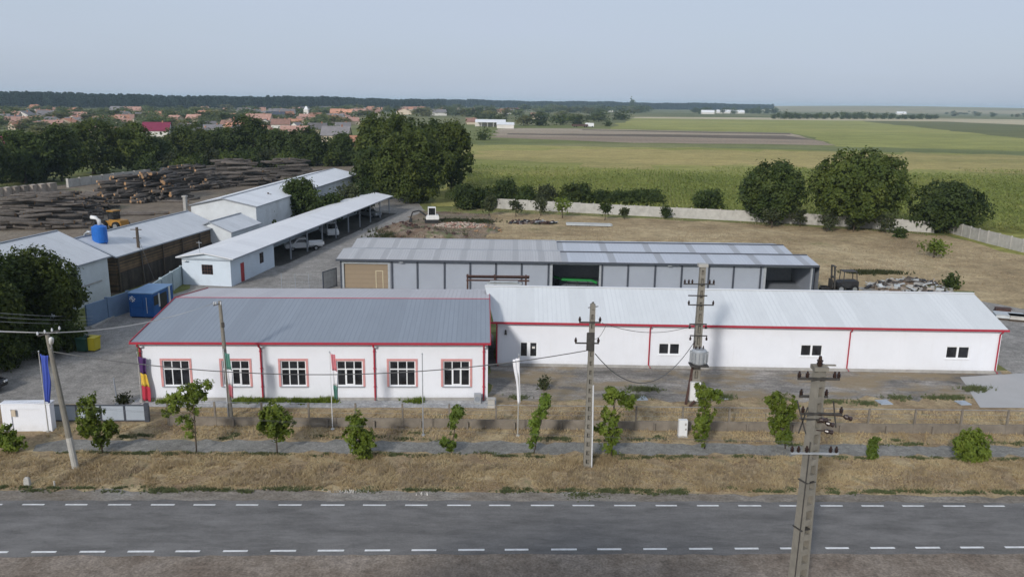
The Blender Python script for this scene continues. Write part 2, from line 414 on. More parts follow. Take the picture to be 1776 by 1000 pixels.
def slat_mat(name, period, ax, cols, gap=.12):
    m, nt, b = nt_mat(name)
    tc = node(nt, 'ShaderNodeTexCoord').outputs['Object']
    sp = node(nt, 'ShaderNodeSeparateXYZ'); nt.links.new(tc, sp.inputs[0])
    dv = node(nt, 'ShaderNodeMath', operation='DIVIDE'); nt.links.new(sp.outputs[ax], dv.inputs[0]); dv.inputs[1].default_value = period
    fl = node(nt, 'ShaderNodeMath', operation='FLOOR'); nt.links.new(dv.outputs[0], fl.inputs[0])
    wn = node(nt, 'ShaderNodeTexWhiteNoise', noise_dimensions='1D'); nt.links.new(fl.outputs[0], wn.inputs['W'])
    r = node(nt, 'ShaderNodeValToRGB'); e = r.color_ramp.elements; e.new(.5)
    for el, p, c in zip(e, (0, .5, 1), cols): el.position = p; el.color = (*c, 1)
    nt.links.new(wn.outputs['Value'], r.inputs['Fac'])
    st, _ = noise_ramp(nt, tc, 1.2, [(.4, (.6, .6, .6)), (.7, (1.15, 1.15, 1.15))], detail=8)
    nt.links.new(mix(nt, .9, r.outputs[0], st, 'MULTIPLY'), b.inputs['Base Color'])
    b.inputs['Roughness'].default_value = .9
    return m
M['wood_slat'] = slat_mat('wood_slat', .16, 2, ((.07, .05, .033), (.125, .085, .05), (.19, .12, .06)))
M['wood_dark'] = slat_mat('wood_dark', .4, 1, ((.03, .024, .02), (.045, .036, .03), (.06, .048, .038)))

# ------------------------------------------------------------------ world and light
SUN_EL, SUN_AZ = R(26), R(24)          # sun behind the camera and to the left; shadows run away to the right
sd = bpy.data.lights.new('sun', 'SUN'); sd.energy = 2.5; sd.angle = R(5.5); sd.color = (1, .965, .92)
so = bpy.data.objects.new('sun', sd); COL.objects.link(so)
to_sun = Vector((-math.sin(SUN_AZ) * math.cos(SUN_EL), -math.cos(SUN_AZ) * math.cos(SUN_EL), math.sin(SUN_EL)))
so.rotation_euler = to_sun.to_track_quat('Z', 'Y').to_euler(); so.location = to_sun * 300
w = bpy.data.worlds.new('World'); S.world = w; w.use_nodes = True
nt = w.node_tree; bg = nt.nodes['Background']
sky = nt.nodes.new('ShaderNodeTexSky'); sky.sky_type = 'NISHITA'; sky.sun_disc = False
sky.sun_elevation = SUN_EL; sky.sun_rotation = math.atan2(to_sun.x, to_sun.y)
sky.dust_density = 3.0; sky.air_density = 1.0; sky.ozone_density = 1.5; sky.altitude = 100
# thin high cloud veil: flattens the blue towards a pale grey
tcw = nt.nodes.new('ShaderNodeTexCoord')
mpw = nt.nodes.new('ShaderNodeMapping'); mpw.inputs['Scale'].default_value = (1, 1, 5)
nt.links.new(tcw.outputs['Generated'], mpw.inputs['Vector'])
cl, _ = noise_ramp(nt, mpw.outputs[0], 1.6, [(.32, (.74, .74, .74)), (.72, (.95, .95, .95))], detail=6, rough=.55)
veil = mix(nt, cl, sky.outputs[0], (3.65, 4.17, 5.08))
nt.links.new(veil, bg.inputs['Color']); bg.inputs['Strength'].default_value = .133
S.view_settings.view_transform = 'Standard'; S.view_settings.look = 'None'
S.view_settings.exposure = 0.1; S.view_settings.gamma = 1.0
S.render.engine = 'CYCLES'
S.cycles.use_denoising = True
S.cycles.max_bounces = 6; S.cycles.diffuse_bounces = 3; S.cycles.volume_bounces = 0
S.cycles.use_adaptive_sampling = True; S.cycles.adaptive_threshold = .02

# ------------------------------------------------------------------ ground, road, yards, fields
def sheet(name, pts, z, mat, jag=0.0, step=1.5, kind='structure'):
    out = []
    pts = [Vector((p[0], p[1], 0)) for p in pts]
    rr = random.Random(name)
    for i, a in enumerate(pts):
        b = pts[(i + 1) % len(pts)]; n = max(1, int((b - a).length / step)) if jag else 1
        nrm = Vector((-(b - a).y, (b - a).x, 0)).normalized()
        for k in range(n):
            p = a.lerp(b, k / n)
            if jag and k: p += nrm * rr.gauss(0, jag)
            out.append((p.x, p.y, z))
    mb = MB(); mb.poly(out)
    return tag(mb.build(name, mat), kind=kind)
def px(*q): return [G(*a) for a in q]

sheet('ground', [(-9000, -300), (9000, -300), (9000, 9000), (-9000, 9000)], 0, M['plain'])
sheet('grassland', [(-220, 20), (120, 20), (330, 330), (260, 760), (-60, 760), (-220, 300)], .004, M['grassland'], 1.5, 12)
sheet('log_yard', px((-60, 470), (-60, 345), (120, 318), (330, 290), (520, 280), (640, 290), (560, 420), (150, 520)), .010, M['dirt'], .8, 3)
# front strip by the road
sheet('verge', [(-60, 36), (60, 38), (60, 60.4), (-1.5, 60.4), (-1.5, 53), (-26, 51.2), (-60, 47)], .012, M['dry_ground'], .1, 2)
def road_y(x, base, slope): return base + slope * x
sheet('shoulder', [(-60, 25), (60, 26), (60, 39.9), (20, 39.3), (-10, 38.9), (-60, 38.0)], .016, M['shoulder'], .14, .8)
sheet('gravel_edge', [(-60, 8), (60, 8), (60, 36), (-60, 31)], .020, M['gravel'], .1, 1)
sheet('road', [(-60, 31.0), (0, 33.05), (60, 34.6), (60, 39.3), (0, 38.1), (-60, 36.55)], .024, M['asphalt'], .05, .7)
mk = MB(); x = -46.0
while x < 46:
    L = 1.12 + random.uniform(-.04, .08)
    for (b0, s0, ww, ph) in ((37.62, .0245, .13, .25), (33.43, .034, .15, 1.1)):
        xa = x + ph; ya, yb = b0 + s0 * xa, b0 + s0 * (xa + L)
        mk.poly([(xa, ya - ww / 2, .028), (xa + L, yb - ww / 2, .028), (xa + L, yb + ww / 2, .028), (xa, ya + ww / 2, .028)])
    x += 2.13
tag(mk.build('road_markings', M['road_paint']), kind='structure')
sheet('footpath', [(-27.6, 43.3), (0, 43.9), (60, 44.9), (60, 46.2), (0, 45.5), (-26.6, 45.0), (-27.9, 44.2)], .020, M['path'], .15, .55)
sheet('forecourt', px((-80, 700), (245, 703), (252, 690), (236, 590), (330, 515), (585, 512), (860, 640), (840, 492), (720, 345), (640, 340), (480, 400), (330, 470), (330, 500), (150, 566), (-80, 640)), .016, M['court'], .08, 1.5)
sheet('concrete_yard', px((560, 520), (850, 520), (1500, 520), (1440, 500), (590, 500), (560, 505)), .022, M['concrete'], .05, 2)
sheet('apron', [(-25.4, 50.3), (-1.0, 51.0), (-1.0, 53.0), (-25.4, 52.0)], .026, M['concrete'], .05, 1)
sheet('old_yard', [(-1.4, 52.4), (12, 52.8), (31.6, 54.0), (38.6, 57.6), (38.4, 60.4), (-1.6, 60.5)], .020, M['old_asphalt'], .35, 1.0)
sheet('dry_lot', px((730, 400), (860, 368), (1100, 378), (1300, 388), (1640, 408), (1900, 470), (1900, 600), (1740, 600), (1690, 505), (1330, 500), (1330, 440), (640, 428)), .012, M['yard_grass'], .5, 3)
sheet('rubble_ground', px((640, 420), (700, 385), (730, 365), (850, 372), (870, 395), (830, 420)), .019, M['rubble_dirt'], .5, 2)
sheet('side_drive', [(38.4, 56.6), (60, 57), (60, 70), (46, 90), (39.2, 90), (39.2, 62)], .018, M['court'], .1, 1.5)
sheet('concrete_slab', px((1665, 654), (1730, 650), (1900, 640), (1900, 709), (1700, 707)), .030, M['pale_concrete'], .03, 2)
sheet('carport_floor', [(-35.5, 98), (-28.6, 97.4), (-21.2, 147), (-28.5, 147.5)], .028, M['shade_floor'], .15, 2)  # dark sheet: shade below the carport roof is put into its colour
# fields
sheet('maize_ground', [(-16, 158), (0, 158), (71, 135), (73, 60), (140, 60), (330, 420), (165, 430), (-25, 395)], .014, M['maize_floor'], .6, 5)
sheet('ploughed_field', px((845, 238), (870, 222), (1000, 223), (1370, 231), (1450, 252), (1100, 248)), .020, M['ploughed'], 2, 15)
sheet('maize_ground', px((830, 248), (1100, 250), (1440, 254), (1900, 264), (1900, 272), (1300, 258), (828, 252)), .030, M['green_band'], 4, 12)
sheet('maize_ground', px((830, 262), (1060, 258), (1440, 263), (1900, 274), (1900, 306), (1500, 296), (1240, 288), (1060, 292), (900, 279), (815, 282)), .034, M['tan_band'], 7, 9)
sheet('ploughed_field', px((880, 231.2), (1360, 235), (1420, 243), (1200, 238.5), (880, 233.5)), .026, M['dark_soil'], 1.0, 15)
sheet('ploughed_field', px((1010, 224.4), (1370, 231.5), (1372, 233.4), (1010, 226.2)), .026, M['dark_soil'], 1.0, 15)
sheet('far_pasture', px((1060, 224), (1100, 204), (1600, 210), (1900, 232), (1900, 268), (1500, 262), (1440, 250), (1370, 230)), .018, M['pasture'], 3, 30)
sheet('stubble_field', px((1085, 205), (1100, 203), (1640, 206), (1900, 209), (1900, 222), (1640, 211), (1340, 208)), .022, M['stubble'], 6, 60)
sheet('dark_crop_field', px((1490, 209.5), (1640, 211.5), (1900, 222), (1900, 252), (1700, 232)), .026, M['dark_crop'], 3, 30)

def hill(name, x0, x1, y0, depth, h, mat, seed):
    rr = random.Random(seed); n = 60; mb = MB(); rows = 7
    ph = [rr.uniform(0, 6.28) for _ in range(4)]
    for j in range(rows):
        v = j / (rows - 1)
        for i in range(n + 1):
            u = i / n; e = math.sin(math.pi * min(1, max(0, u))) ** .5
            zz = h * e * math.sin(v * math.pi / 2) * (1 + .12 * math.sin(u * 9 + ph[0]) + .08 * math.sin(u * 23 + ph[1]))
            mb.v.append((x0 + (x1 - x0) * u, y0 + depth * v, zz - .3))
    for j in range(rows - 1):
        for i in range(n):
            a = j * (n + 1) + i; mb.f.append((a, a + 1, a + n + 2, a + n + 1))
    return tag(mb.build(name, mat, smooth=True), kind='structure')
hill('hills', 900, 7500, 3300, 1500, 37, M['hill'], 3)

# ------------------------------------------------------------------ grass, maize, weeds (stuff)
def blade_mesh(name, P_, h, w, lean, mat, per):
    """P_ (n,2) tuft centres -> per blades each, triangles"""
    n = len(P_); c = np.repeat(P_, per, 0); hh = np.repeat(h, per) * RNG.uniform(.55, 1.1, n * per)
    c = c + RNG.normal(0, .05, c.shape) * np.repeat(np.minimum(h, 1), per)[:, None] * 2
    a = RNG.uniform(0, 2 * np.pi, n * per); t = RNG.uniform(0, 2 * np.pi, n * per); l = hh * lean * RNG.uniform(.2, 1, n * per)
    ww = w * RNG.uniform(.6, 1.3, n * per)
    V_ = np.zeros((n * per, 3, 3), np.float32)
    V_[:, 0, 0] = c[:, 0] - np.cos(a) * ww; V_[:, 0, 1] = c[:, 1] - np.sin(a) * ww
    V_[:, 1, 0] = c[:, 0] + np.cos(a) * ww; V_[:, 1, 1] = c[:, 1] + np.sin(a) * ww
    V_[:, 2, 0] = c[:, 0] + np.cos(t) * l; V_[:, 2, 1] = c[:, 1] + np.sin(t) * l; V_[:, 2, 2] = hh
    return np_mesh(name, V_, 3, mat)
def smooth_noise(x, y, s, seed):
    r = np.random.default_rng(seed); o = np.zeros_like(x)
    for k in range(6):
        a = r.uniform(0, 6.28); f = s * (1.7 ** (k / 1.5)); p = r.uniform(0, 6.28)
        o += np.sin((x * np.cos(a) + y * np.sin(a)) * f + p + 1.3 * np.sin(y * f * .6 + p))
    return o / 6
def scatter(n, x0, x1, y0, y1):
    return np.stack([RNG.uniform(x0, x1, n), RNG.uniform(y0, y1, n)], 1)
def stuff(name, me, label=None, cat=None):
    o = obj(name, me); return tag(o, label, cat, kind='stuff')

p = scatter(26000, -33, 36, 38.9, 43.9)
lo = 39.2 + .022 * p[:, 0]; hi = 43.6 + .0155 * p[:, 0]
dn = smooth_noise(p[:, 0], p[:, 1], .9, 5)
p = p[(p[:, 1] > lo) & (p[:, 1] < hi) & (dn > -.28)]
h = .07 + .20 * np.clip(smooth_noise(p[:, 0], p[:, 1], 1.1, 8) + .45, 0, 1.2)
me = blade_mesh('dry_verge_grass', p, h, .02, 1.3, M['straw'], 6)
stuff('dry_grass', me, 'straw coloured dry grass on the verge between road and footpath', 'grass')
p = scatter(9000, -33, 36, 39.3, 42.6); dn = smooth_noise(p[:, 0], p[:, 1], .75, 51)
p = p[(dn > .12) & (p[:, 1] > 39.5 + .022 * p[:, 0]) & (p[:, 1] < 42.3 + .0155 * p[:, 0])]
stuff('dead_weeds', blade_mesh('dead_weed_patches', p, .16 + .2 * RNG.uniform(0, 1, len(p)), .02, 1.0, M['dead_weed'], 5), 'brownish dead weeds in patches along the roadside half of the verge', 'weeds')
p = scatter(15000, -28, 40, 45.2, 51.4)
lo = 45.6 + .0115 * p[:, 0]; dn = smooth_noise(p[:, 0], p[:, 1], .8, 9)
p = p[(p[:, 1] > lo) & (dn > -.25) & ((p[:, 1] < 50.2) | (p[:, 0] > 0)) & ((p[:, 0] > -22) | (p[:, 1] < 47.3))]
me = blade_mesh('dry_strip_grass', p, .10 + .14 * RNG.uniform(0, 1, len(p)), .02, .7, M['straw'], 5)
stuff('dry_grass', me, 'low dry grass along both sides of the concrete fence', 'grass')
p = scatter(30000, -12, 76, 92, 156)
dn = smooth_noise(p[:, 0], p[:, 1], .10, 21)
ok = (p[:, 1] < 155.5 - .33 * np.maximum(p[:, 0] + 2, 0)) & (dn > -.1) & ~((p[:, 0] < 36) & (p[:, 1] < 104))
ok &= ~((p[:, 0] < 10) & (p[:, 1] < 115))
p = p[ok]
stuff('dry_grass', blade_mesh('lot_grass', p, .08 + .12 * RNG.uniform(0, 1, len(p)), .035, .9, M['dead_weed'], 4), 'parched grass over the open lot behind the grey warehouse', 'grass')
# green weeds: along the road edge, path edge, in the old yard, by the office wall
def weed_patch(cx, cy, rx, ry, n, h):
    a = RNG.uniform(0, 2 * np.pi, n); r = np.abs(RNG.normal(0, .62, n))
    q = np.stack([cx + rx * r * np.cos(a), cy + ry * r * np.sin(a)], 1); return q, np.full(n, h)
Q, Hh = [], []
for i in range(90):
    xx = RNG.uniform(-29, 32); q, hh = weed_patch(xx, 39.25 + .023 * xx + RNG.normal(0, .18), RNG.uniform(.2, 1.1), .16, int(RNG.uniform(20, 75)), .14); Q.append(q); Hh.append(hh)
for i in range(75):
    xx = RNG.uniform(-28, 32); q, hh = weed_patch(xx, 43.5 + .0155 * xx + RNG.normal(0, .12), RNG.uniform(.2, .9), .14, int(RNG.uniform(20, 70)), .15); Q.append(q); Hh.append(hh)
for i in range(45):
    xx = RNG.uniform(-28, 34); q, hh = weed_patch(xx, 45.9 + .0115 * xx + RNG.normal(0, .3), RNG.uniform(.2, .9), .2, int(RNG.uniform(20, 60)), .16); Q.append(q); Hh.append(hh)
for (a, b_, n, hgt) in ((1115, 676, 260, .3), (1250, 690, 200, .3), (1100, 690, 160, .25), (1690, 676, 160, .35), (1655, 690, 200, .2), (1560, 690, 160, .2), (900, 690, 120, .2), (1440, 697, 150, .2), (1350, 692, 130, .2), (1010, 858, 200, .1), (1620, 690, 150, .2), (1500, 700, 150, .2)):
    g = G(a, b_); q, hh = weed_patch(g.x, g.y, RNG.uniform(.6, 1.4), .45, n, hgt); Q.append(q); Hh.append(hh)
q = np.concatenate(Q); hh = np.concatenate(Hh)
stuff('weeds', blade_mesh('weed_patches', q, hh, .03, 1.0, M['weed'], 5), 'low green weeds in patches along road, footpath and yard', 'weeds')
Q, Hh = [], []
for (a, b_, rx, n) in ((600, 853, 1.0, 30), (618, 854, .9, 28), (738, 858, .35, 12)):
    g = G(a, b_); q, hh = weed_patch(g.x, g.y, rx, .16, n, .16); Q.append(q); Hh.append(hh)
stuff('flowers', blade_mesh('white_flowers', np.concatenate(Q), np.concatenate(Hh), .03, .8, M['house_white'], 2), 'small white flowers among the weeds along the road edge', 'flowers')
Q, Hh = [], []
for (a0, a1, k) in ((405, 440, 10), (440, 492, 14), (508, 545, 10), (545, 582, 10), (706, 732, 8), (280, 300, 6)):
    for i in range(k):
        xx = V(a0 + (a1 - a0) * i / k, 690, 51.2).x
        q, hh = weed_patch(xx, 51.55 + .038 * (xx + 24.9) + RNG.normal(0, .12) - .3, .4, .22, int(RNG.uniform(3, 34)), RNG.uniform(.15, .45)); Q.append(q); Hh.append(hh)
stuff('weeds', blade_mesh('wall_weeds', np.concatenate(Q), np.concatenate(Hh), .045, .9, M['leaf_young'], 4), 'leafy green weeds at the foot of the white office wall', 'weeds')
Q, Hh = [], []
for (a, b_, rx, ry, n, hgt) in ((700, 402, 4, 3, 500, .7), (740, 408, 3.5, 2.5, 500, .9), (790, 383, 4, 2, 300, .5), (835, 385, 3, 2, 260, .5), (680, 410, 3, 2, 300, .5), (1520, 474, 3.2, .8, 400, .5), (1495, 474, 1.5, .7, 200, .5), (1645, 520, 1.2, 4, 300, .3)):
    g = G(a, b_); q, hh = weed_patch(g.x, g.y, rx, ry, n, hgt); Q.append(q); Hh.append(hh)
stuff('weeds', blade_mesh('lot_weeds', np.concatenate(Q), np.concatenate(Hh), .07, .8, M['leaf_olive'], 4), 'tall weeds over the earth heaps and lot behind the warehouse', 'weeds')

def maize():
    rows, step = .8, .45
    xs = np.arange(-30, 240, rows); ys = np.arange(70, 330, step)
    X, Y = np.meshgrid(xs, ys, indexing='ij'); X = X.ravel(); Y = Y.ravel()
    X = X + .18 * (Y - 150) + RNG.normal(0, .1, X.shape); Y = Y + RNG.normal(0, .15, Y.shape)
    inv = Y * .655 + 6
    ok = (np.abs(X) < inv) & (X > -14 - .03 * (Y - 158)) & (Y < 250 + 34 * smooth_noise(X, Y, .045, 33) - 30 * RNG.uniform(0, 1, X.shape) ** 2) & (Y > 159.5 - .33 * np.maximum(X + 2, 0)) & ~((X < 74.5) & (Y < 137)) & (X < 215)
    ok &= RNG.uniform(0, 1, X.shape) < np.clip(1.25 - Y / 420, .3, 1)
    ok &= (smooth_noise(X, Y, .06, 4) > -.62)
    X, Y = X[ok], Y[ok]; n = len(X); k = 4
    h = 1.75 + .3 * smooth_noise(X, Y, .05, 2) + RNG.normal(0, .15, n)
    X = np.repeat(X, k); Y = np.repeat(Y, k); h = np.repeat(h, k); m = n * k
    a = RNG.uniform(0, 2 * np.pi, m); z0 = h * RNG.uniform(.25, .8, m); L = RNG.uniform(.45, .8, m)
    V_ = np.zeros((m, 3, 3), np.float32); wv = .11
    V_[:, 0, 0] = X - np.sin(a) * wv; V_[:, 0, 1] = Y + np.cos(a) * wv; V_[:, 0, 2] = z0
    V_[:, 1, 0] = X + np.sin(a) * wv; V_[:, 1, 1] = Y - np.cos(a) * wv; V_[:, 1, 2] = z0 - .05
    V_[:, 2, 0] = X + np.cos(a) * L; V_[:, 2, 1] = Y + np.sin(a) * L; V_[:, 2, 2] = np.minimum(z0 + RNG.uniform(-.2, .55, m), h)
    return np_mesh('maize_crop', V_, 3, M['maize'])
stuff('maize_field', maize(), 'yellowing green maize crop filling the field behind the lot', 'crop')

# ------------------------------------------------------------------ trees
def crown_mesh(name, lobes, n, leaf, mat, shell=.5, seed=0, spray=1.0):
    r = np.random.default_rng(seed + 1000); L = np.array(lobes, float)
    ar = (L[:, 3] * L[:, 5] + L[:, 3] * L[:, 4]); pr = ar / ar.sum()
    m = max(12, n // 26)                                   # leaf sprays
    k = r.choice(len(L), m, p=pr)
    d = r.normal(0, 1, (m, 3)); d /= np.linalg.norm(d, axis=1)[:, None]
    rad = shell + (1.06 - shell) * r.uniform(0, 1, m) ** .55
    rad *= 1 + .10 * np.sin(d[:, 0] * 7 + k) * np.sin(d[:, 2] * 6 + k * 2.1)
    cc = L[k, :3] + d * L[k, 3:] * rad[:, None]
    j = r.integers(0, m, n); sg = leaf * spray * r.uniform(1.0, 2.3, m)
    off = r.normal(0, 1, (n, 3)) * sg[j][:, None]; off -= d[j] * (np.sum(off * d[j], 1) * .45)[:, None]
    c = cc[j] + off; c[:, 2] = np.maximum(c[:, 2], .03)
    nr = d[j] * 1.0 + r.normal(0, .42, (n, 3)) + np.array([0, 0, .35]); nr /= np.linalg.norm(nr, axis=1)[:, None]
    t = np.cross(nr, r.normal(0, 1, (n, 3))); t /= np.linalg.norm(t, axis=1)[:, None]; b = np.cross(nr, t)
    s = leaf * r.uniform(.6, 1.35, n)
    V_ = np.zeros((n, 4, 3), np.float32)
    V_[:, 0] = c - t * s[:, None]; V_[:, 1] = c + b * (s * .55)[:, None]; V_[:, 2] = c + t * s[:, None]; V_[:, 3] = c - b * (s * .55)[:, None]
    return np_mesh(name, V_, 4, mat)
def auto_lobes(wd, dp, z0, z1, k, seed, fr=.34):
    """crown of many overlapping masses set round an ellipsoid"""
    rr = random.Random(seed); out = []
    cz, hz = (z0 + z1) / 2, (z1 - z0) / 2
    out.append((0, 0, cz, wd * .27, dp * .27, hz * .58))
    for i in range(k):
        zf = 1 - 2 * (i + .5) / k; a = i * 2.399 + rr.uniform(-.5, .5); q = math.sqrt(1 - zf * zf)
        f = rr.uniform(fr * .55, fr * 1.3); rx = wd / 2 * f * 1.1
        e = 1 - f * rr.uniform(.75, 1.1)
        bulge = 1.0 if zf < .3 else .95
        out.append((math.cos(a) * q * wd / 2 * e * bulge, math.sin(a) * q * dp / 2 * e * bulge, cz + zf * hz * e, rx, rx * dp / wd, min(rx, hz * f * 1.15)))
    return out
def trunk_mb(h, r0, tops, seed=0, lean=(0, 0), split=.35):
    rr = random.Random(seed); mb = MB()
    zs = [0, h * .25, h * .55, h]
    mb.tube([(lean[0] * z / h + rr.uniform(-.03, .03) * h * (z > 0), lean[1] * z / h + rr.uniform(-.02, .02) * h * (z > 0), z) for z in zs], [r0 * 1.25, r0, r0 * .75, r0 * .5], 7)
    for t in tops:
        z = h * rr.uniform(split, .95); a = Vector((lean[0] * z / h, lean[1] * z / h, z)); b = Vector(t)
        m = a.lerp(b, .5) + Vector((0, 0, .08 * (b - a).length))
        mb.tube([a, m, b], [r0 * .45, r0 * .3, r0 * .12], 5)
    return mb
def tree(name, label, cat, base, wd, ht, mat, n, leaf, seed, group=None, low=.12, k=16, dp=None, lobes=None, tr=None, fr=.34, shell=.66):
    base = Vector((base[0], base[1], 0)); t = thing(name, label, cat, base, 0, group)
    dp = dp or wd * .9
    lobes = lobes or auto_lobes(wd, dp, ht * low, ht, k, seed, fr)
    rr = random.Random(seed); tops = [l[:3] for l in rr.sample(lobes[1:], min(6, len(lobes) - 1))]
    trunk_mb(ht * max(low, .15) + ht * .3, tr or max(.05, wd * .028), tops, seed).build('trunk', M['bark'], t, smooth=True)
    obj('crown', crown_mesh('crown', lobes, n, leaf, M[mat], shell, seed), t)
    return t
def ptree(name, label, cat, cx, top, base_y, wpx, mat, n, leaf, seed, group=None, **kw):
    """tree measured in the photo: base pixel, top row and crown width"""
    g = G(cx, base_y); ht = V(cx, top, g.y).z; wd = wpx * mpp(g.y, ht / 2)
    return tree(name, label, cat, g, wd, ht, mat, n, leaf, seed, group, **kw)

# young trees along the footpath: clumps as seen, (x, y, r) in photo pixels
GP = 'young trees planted along the footpath'
def ytree(label, bx, by, clumps, mat, n, seed, stem_top, tr=.035, leaf=.09, cat='young tree', name='young_tree', shell=.25):
    g = G(bx, by); t = thing(name, label, cat, g, 0, GP); rr = random.Random(seed)
    m = mpp(g.y, 1.2); lobes = []
    for (x_, y_, r_) in clumps:
        p_ = V(x_, y_, g.y); R_ = r_ * m
        lobes.append((p_.x - g.x, rr.uniform(-.25, .25) * R_, p_.z, R_, R_ * .95, R_ * 1.0))
        for j in range(4):   # broken outline
            a, b_ = rr.uniform(0, 6.28), rr.uniform(-1, 1)
            q = R_ * rr.uniform(.3, .5); lobes.append((p_.x - g.x + math.cos(a) * R_ * .85, math.sin(a) * R_ * .8, p_.z + b_ * R_ * .8, q, q, q))
    st = V(*stem_top, g.y) - g
    mb = MB(); mb.tube([(0, 0, 0), (st.x * .3, .02, st.z * .35), (st.x * .7, 0, st.z * .7), (st.x, 0, st.z)], [tr * 1.2, tr, tr * .8, tr * .4], 6)
    for l in lobes[::5]:
        z = max(.1, l[2] * .75 - .1); f = min(1, z / st.z); mb.tube([(st.x * f, 0, z), (l[0], l[1], l[2])], [tr * .5, tr * .2], 5)
    mb.build('trunk', M['bark'], t, smooth=True)
    obj('crown', crown_mesh('crown', lobes, int(n * 2.1), leaf, M[mat], shell, seed, .55), t)
ytree('broad green bush cut by the left edge of the photo beside the footpath', 14, 783, [(12, 760, 20), (22, 768, 17), (2, 755, 18), (15, 742, 10), (28, 757, 10)], 'leaf_young', 1500, 1, (14, 745))
ytree('two-lobed young tree leaning over the grey gate, wide dark lower crown', 178, 785, [(155, 715, 20), (148, 700, 12), (150, 735, 15), (172, 748, 24), (186, 742, 16), (162, 692, 9), (175, 765, 14)], 'leaf_young', 2400, 2, (160, 700), .045)
ytree('crooked young tree with a broken ragged crown in front of the first office window', 341, 786, [(315, 680, 18), (298, 705, 14), (345, 676, 16), (358, 668, 9), (335, 690, 14), (330, 715, 12), (322, 735, 13), (318, 690, 16), (333, 752, 8), (296, 690, 9)], 'leaf_young', 1900, 3, (335, 690), .04)
ytree('neat round-crowned young tree on a bare straight trunk', 481, 787, [(475, 730, 26), (468, 718, 16), (488, 725, 17), (478, 708, 12), (460, 738, 13), (490, 745, 13), (474, 750, 14)], 'leaf_young', 2300, 4, (476, 715), .04)
ytree('dense upright bush leafy down to the ground beside the footpath', 624, 795, [(620, 740, 18), (625, 760, 22), (618, 725, 10), (640, 765, 12), (608, 752, 13), (625, 782, 14), (632, 775, 12)], 'leaf_young', 2300, 5, (621, 725), .04)
ytree('small young tree of two separate clumps, yellow-green one on top', 783, 787, [(792, 718, 11), (797, 712, 9), (788, 732, 9), (778, 763, 12), (784, 772, 9), (772, 768, 8)], 'leaf_lime', 1000, 6, (793, 712), .03)
ytree('thin curving young tree like a leafy rod beside the white flag', 926, 787, [(948, 692, 9), (945, 700, 8), (938, 712, 8), (933, 722, 8), (928, 735, 8), (926, 748, 7), (925, 762, 5), (923, 775, 5)], 'leaf_lime', 900, 7, (949, 688), .025, leaf=.1)
ytree('tall ragged young tree with hanging right branch just right of the slotted pole', 1060, 792, [(1068, 690, 17), (1060, 680, 11), (1090, 690, 10), (1092, 700, 8), (1055, 712, 10), (1052, 740, 18), (1062, 725, 13), (1040, 738, 10), (1062, 755, 12), (1055, 770, 11), (1060, 782, 8)], 'leaf_young', 2200, 8, (1066, 685), .035)
ytree('young tree with a stepped crown in front of the transformer pole', 1222, 778, [(1222, 682, 16), (1216, 672, 10), (1240, 684, 10), (1248, 682, 6), (1222, 705, 10), (1222, 725, 16), (1218, 738, 13), (1216, 755, 10), (1222, 765, 7)], 'leaf_young', 1800, 9, (1222, 676), .035)
ytree('bushy young tree directly left of the near insulator pole', 1362, 778, [(1350, 700, 16), (1338, 696, 12), (1368, 698, 14), (1358, 720, 17), (1355, 745, 17), (1362, 758, 12), (1345, 735, 10)], 'leaf_young', 2200, 10, (1356, 700), .035)
ytree('thin yellow-green sapling alone on the verge edge', 1512, 797, [(1512, 786, 7), (1511, 775, 7), (1516, 765, 5), (1518, 757, 5), (1513, 792, 5)], 'leaf_lime', 420, 11, (1518, 756), .02, leaf=.1)
ytree('wide round bright green bush at the right end of the footpath', 1685, 797, [(1684, 770, 24), (1670, 772, 17), (1700, 775, 18), (1690, 755, 14), (1675, 757, 12), (1685, 785, 20), (1705, 785, 12)], 'leaf_young', 2600, 12, (1684, 755), .04)

# big trees
BT = 'large round walnut trees by the back wall'
ptree('walnut_tree', 'tall dark round tree at the left of the pair by the back wall', 'tree', 1336, 279, 388, 112, 'leaf_dark', 15000, .28, 21, BT, low=.1, k=20)
ptree('walnut_tree', 'biggest broad dome-crowned tree standing behind the back wall', 'tree', 1483, 262, 396, 172, 'leaf_walnut', 28000, .29, 22, BT, low=.08, k=30, fr=.3)
ptree('walnut_tree', 'squat dark tree where the back wall turns the corner', 'tree', 1638, 318, 402, 126, 'leaf_dark', 15000, .28, 23, BT, low=.06, k=22)
ptree('orchard_tree', 'small shaggy tree standing alone before the bare stretch of back wall', 'tree', 1229, 331, 373, 58, 'leaf_dark', 4500, .24, 24, None, low=.12, k=12)
CT = 'clump of large trees behind the carport'
ptree('large_tree', 'tallest tree of the clump beyond the carport end, rear left crown', 'tree', 672, 193, 318, 108, 'leaf_walnut', 18000, .42, 31, CT, low=.08, k=24)
ptree('large_tree', 'big rounded tree in front of the clump at the carport end', 'tree', 715, 226, 352, 132, 'leaf_walnut', 30000, .32, 32, CT, low=.05, k=30, fr=.3)
ptree('large_tree', 'airy lighter tree on the field side of the clump', 'tree', 782, 200, 335, 76, 'leaf_walnut', 11000, .36, 33, CT, low=.06, k=22)
ptree('large_tree', 'rear tree filling the gap between the two tallest crowns of the clump', 'tree', 735, 205, 318, 100, 'leaf_dark', 14000, .4, 34, CT, low=.08, k=22)
ptree('large_tree', 'low spreading tree at the near left foot of the clump over the white shed roof', 'tree', 652, 252, 345, 84, 'leaf_dark', 11000, .32, 35, CT, low=.05, k=20)
ptree('bushy_tree', 'bushy tree beside the long white shed, rising behind the carport roof', 'tree', 522, 303, 388, 62, 'leaf_dark', 9000, .24, 36, None, low=.04, k=18)
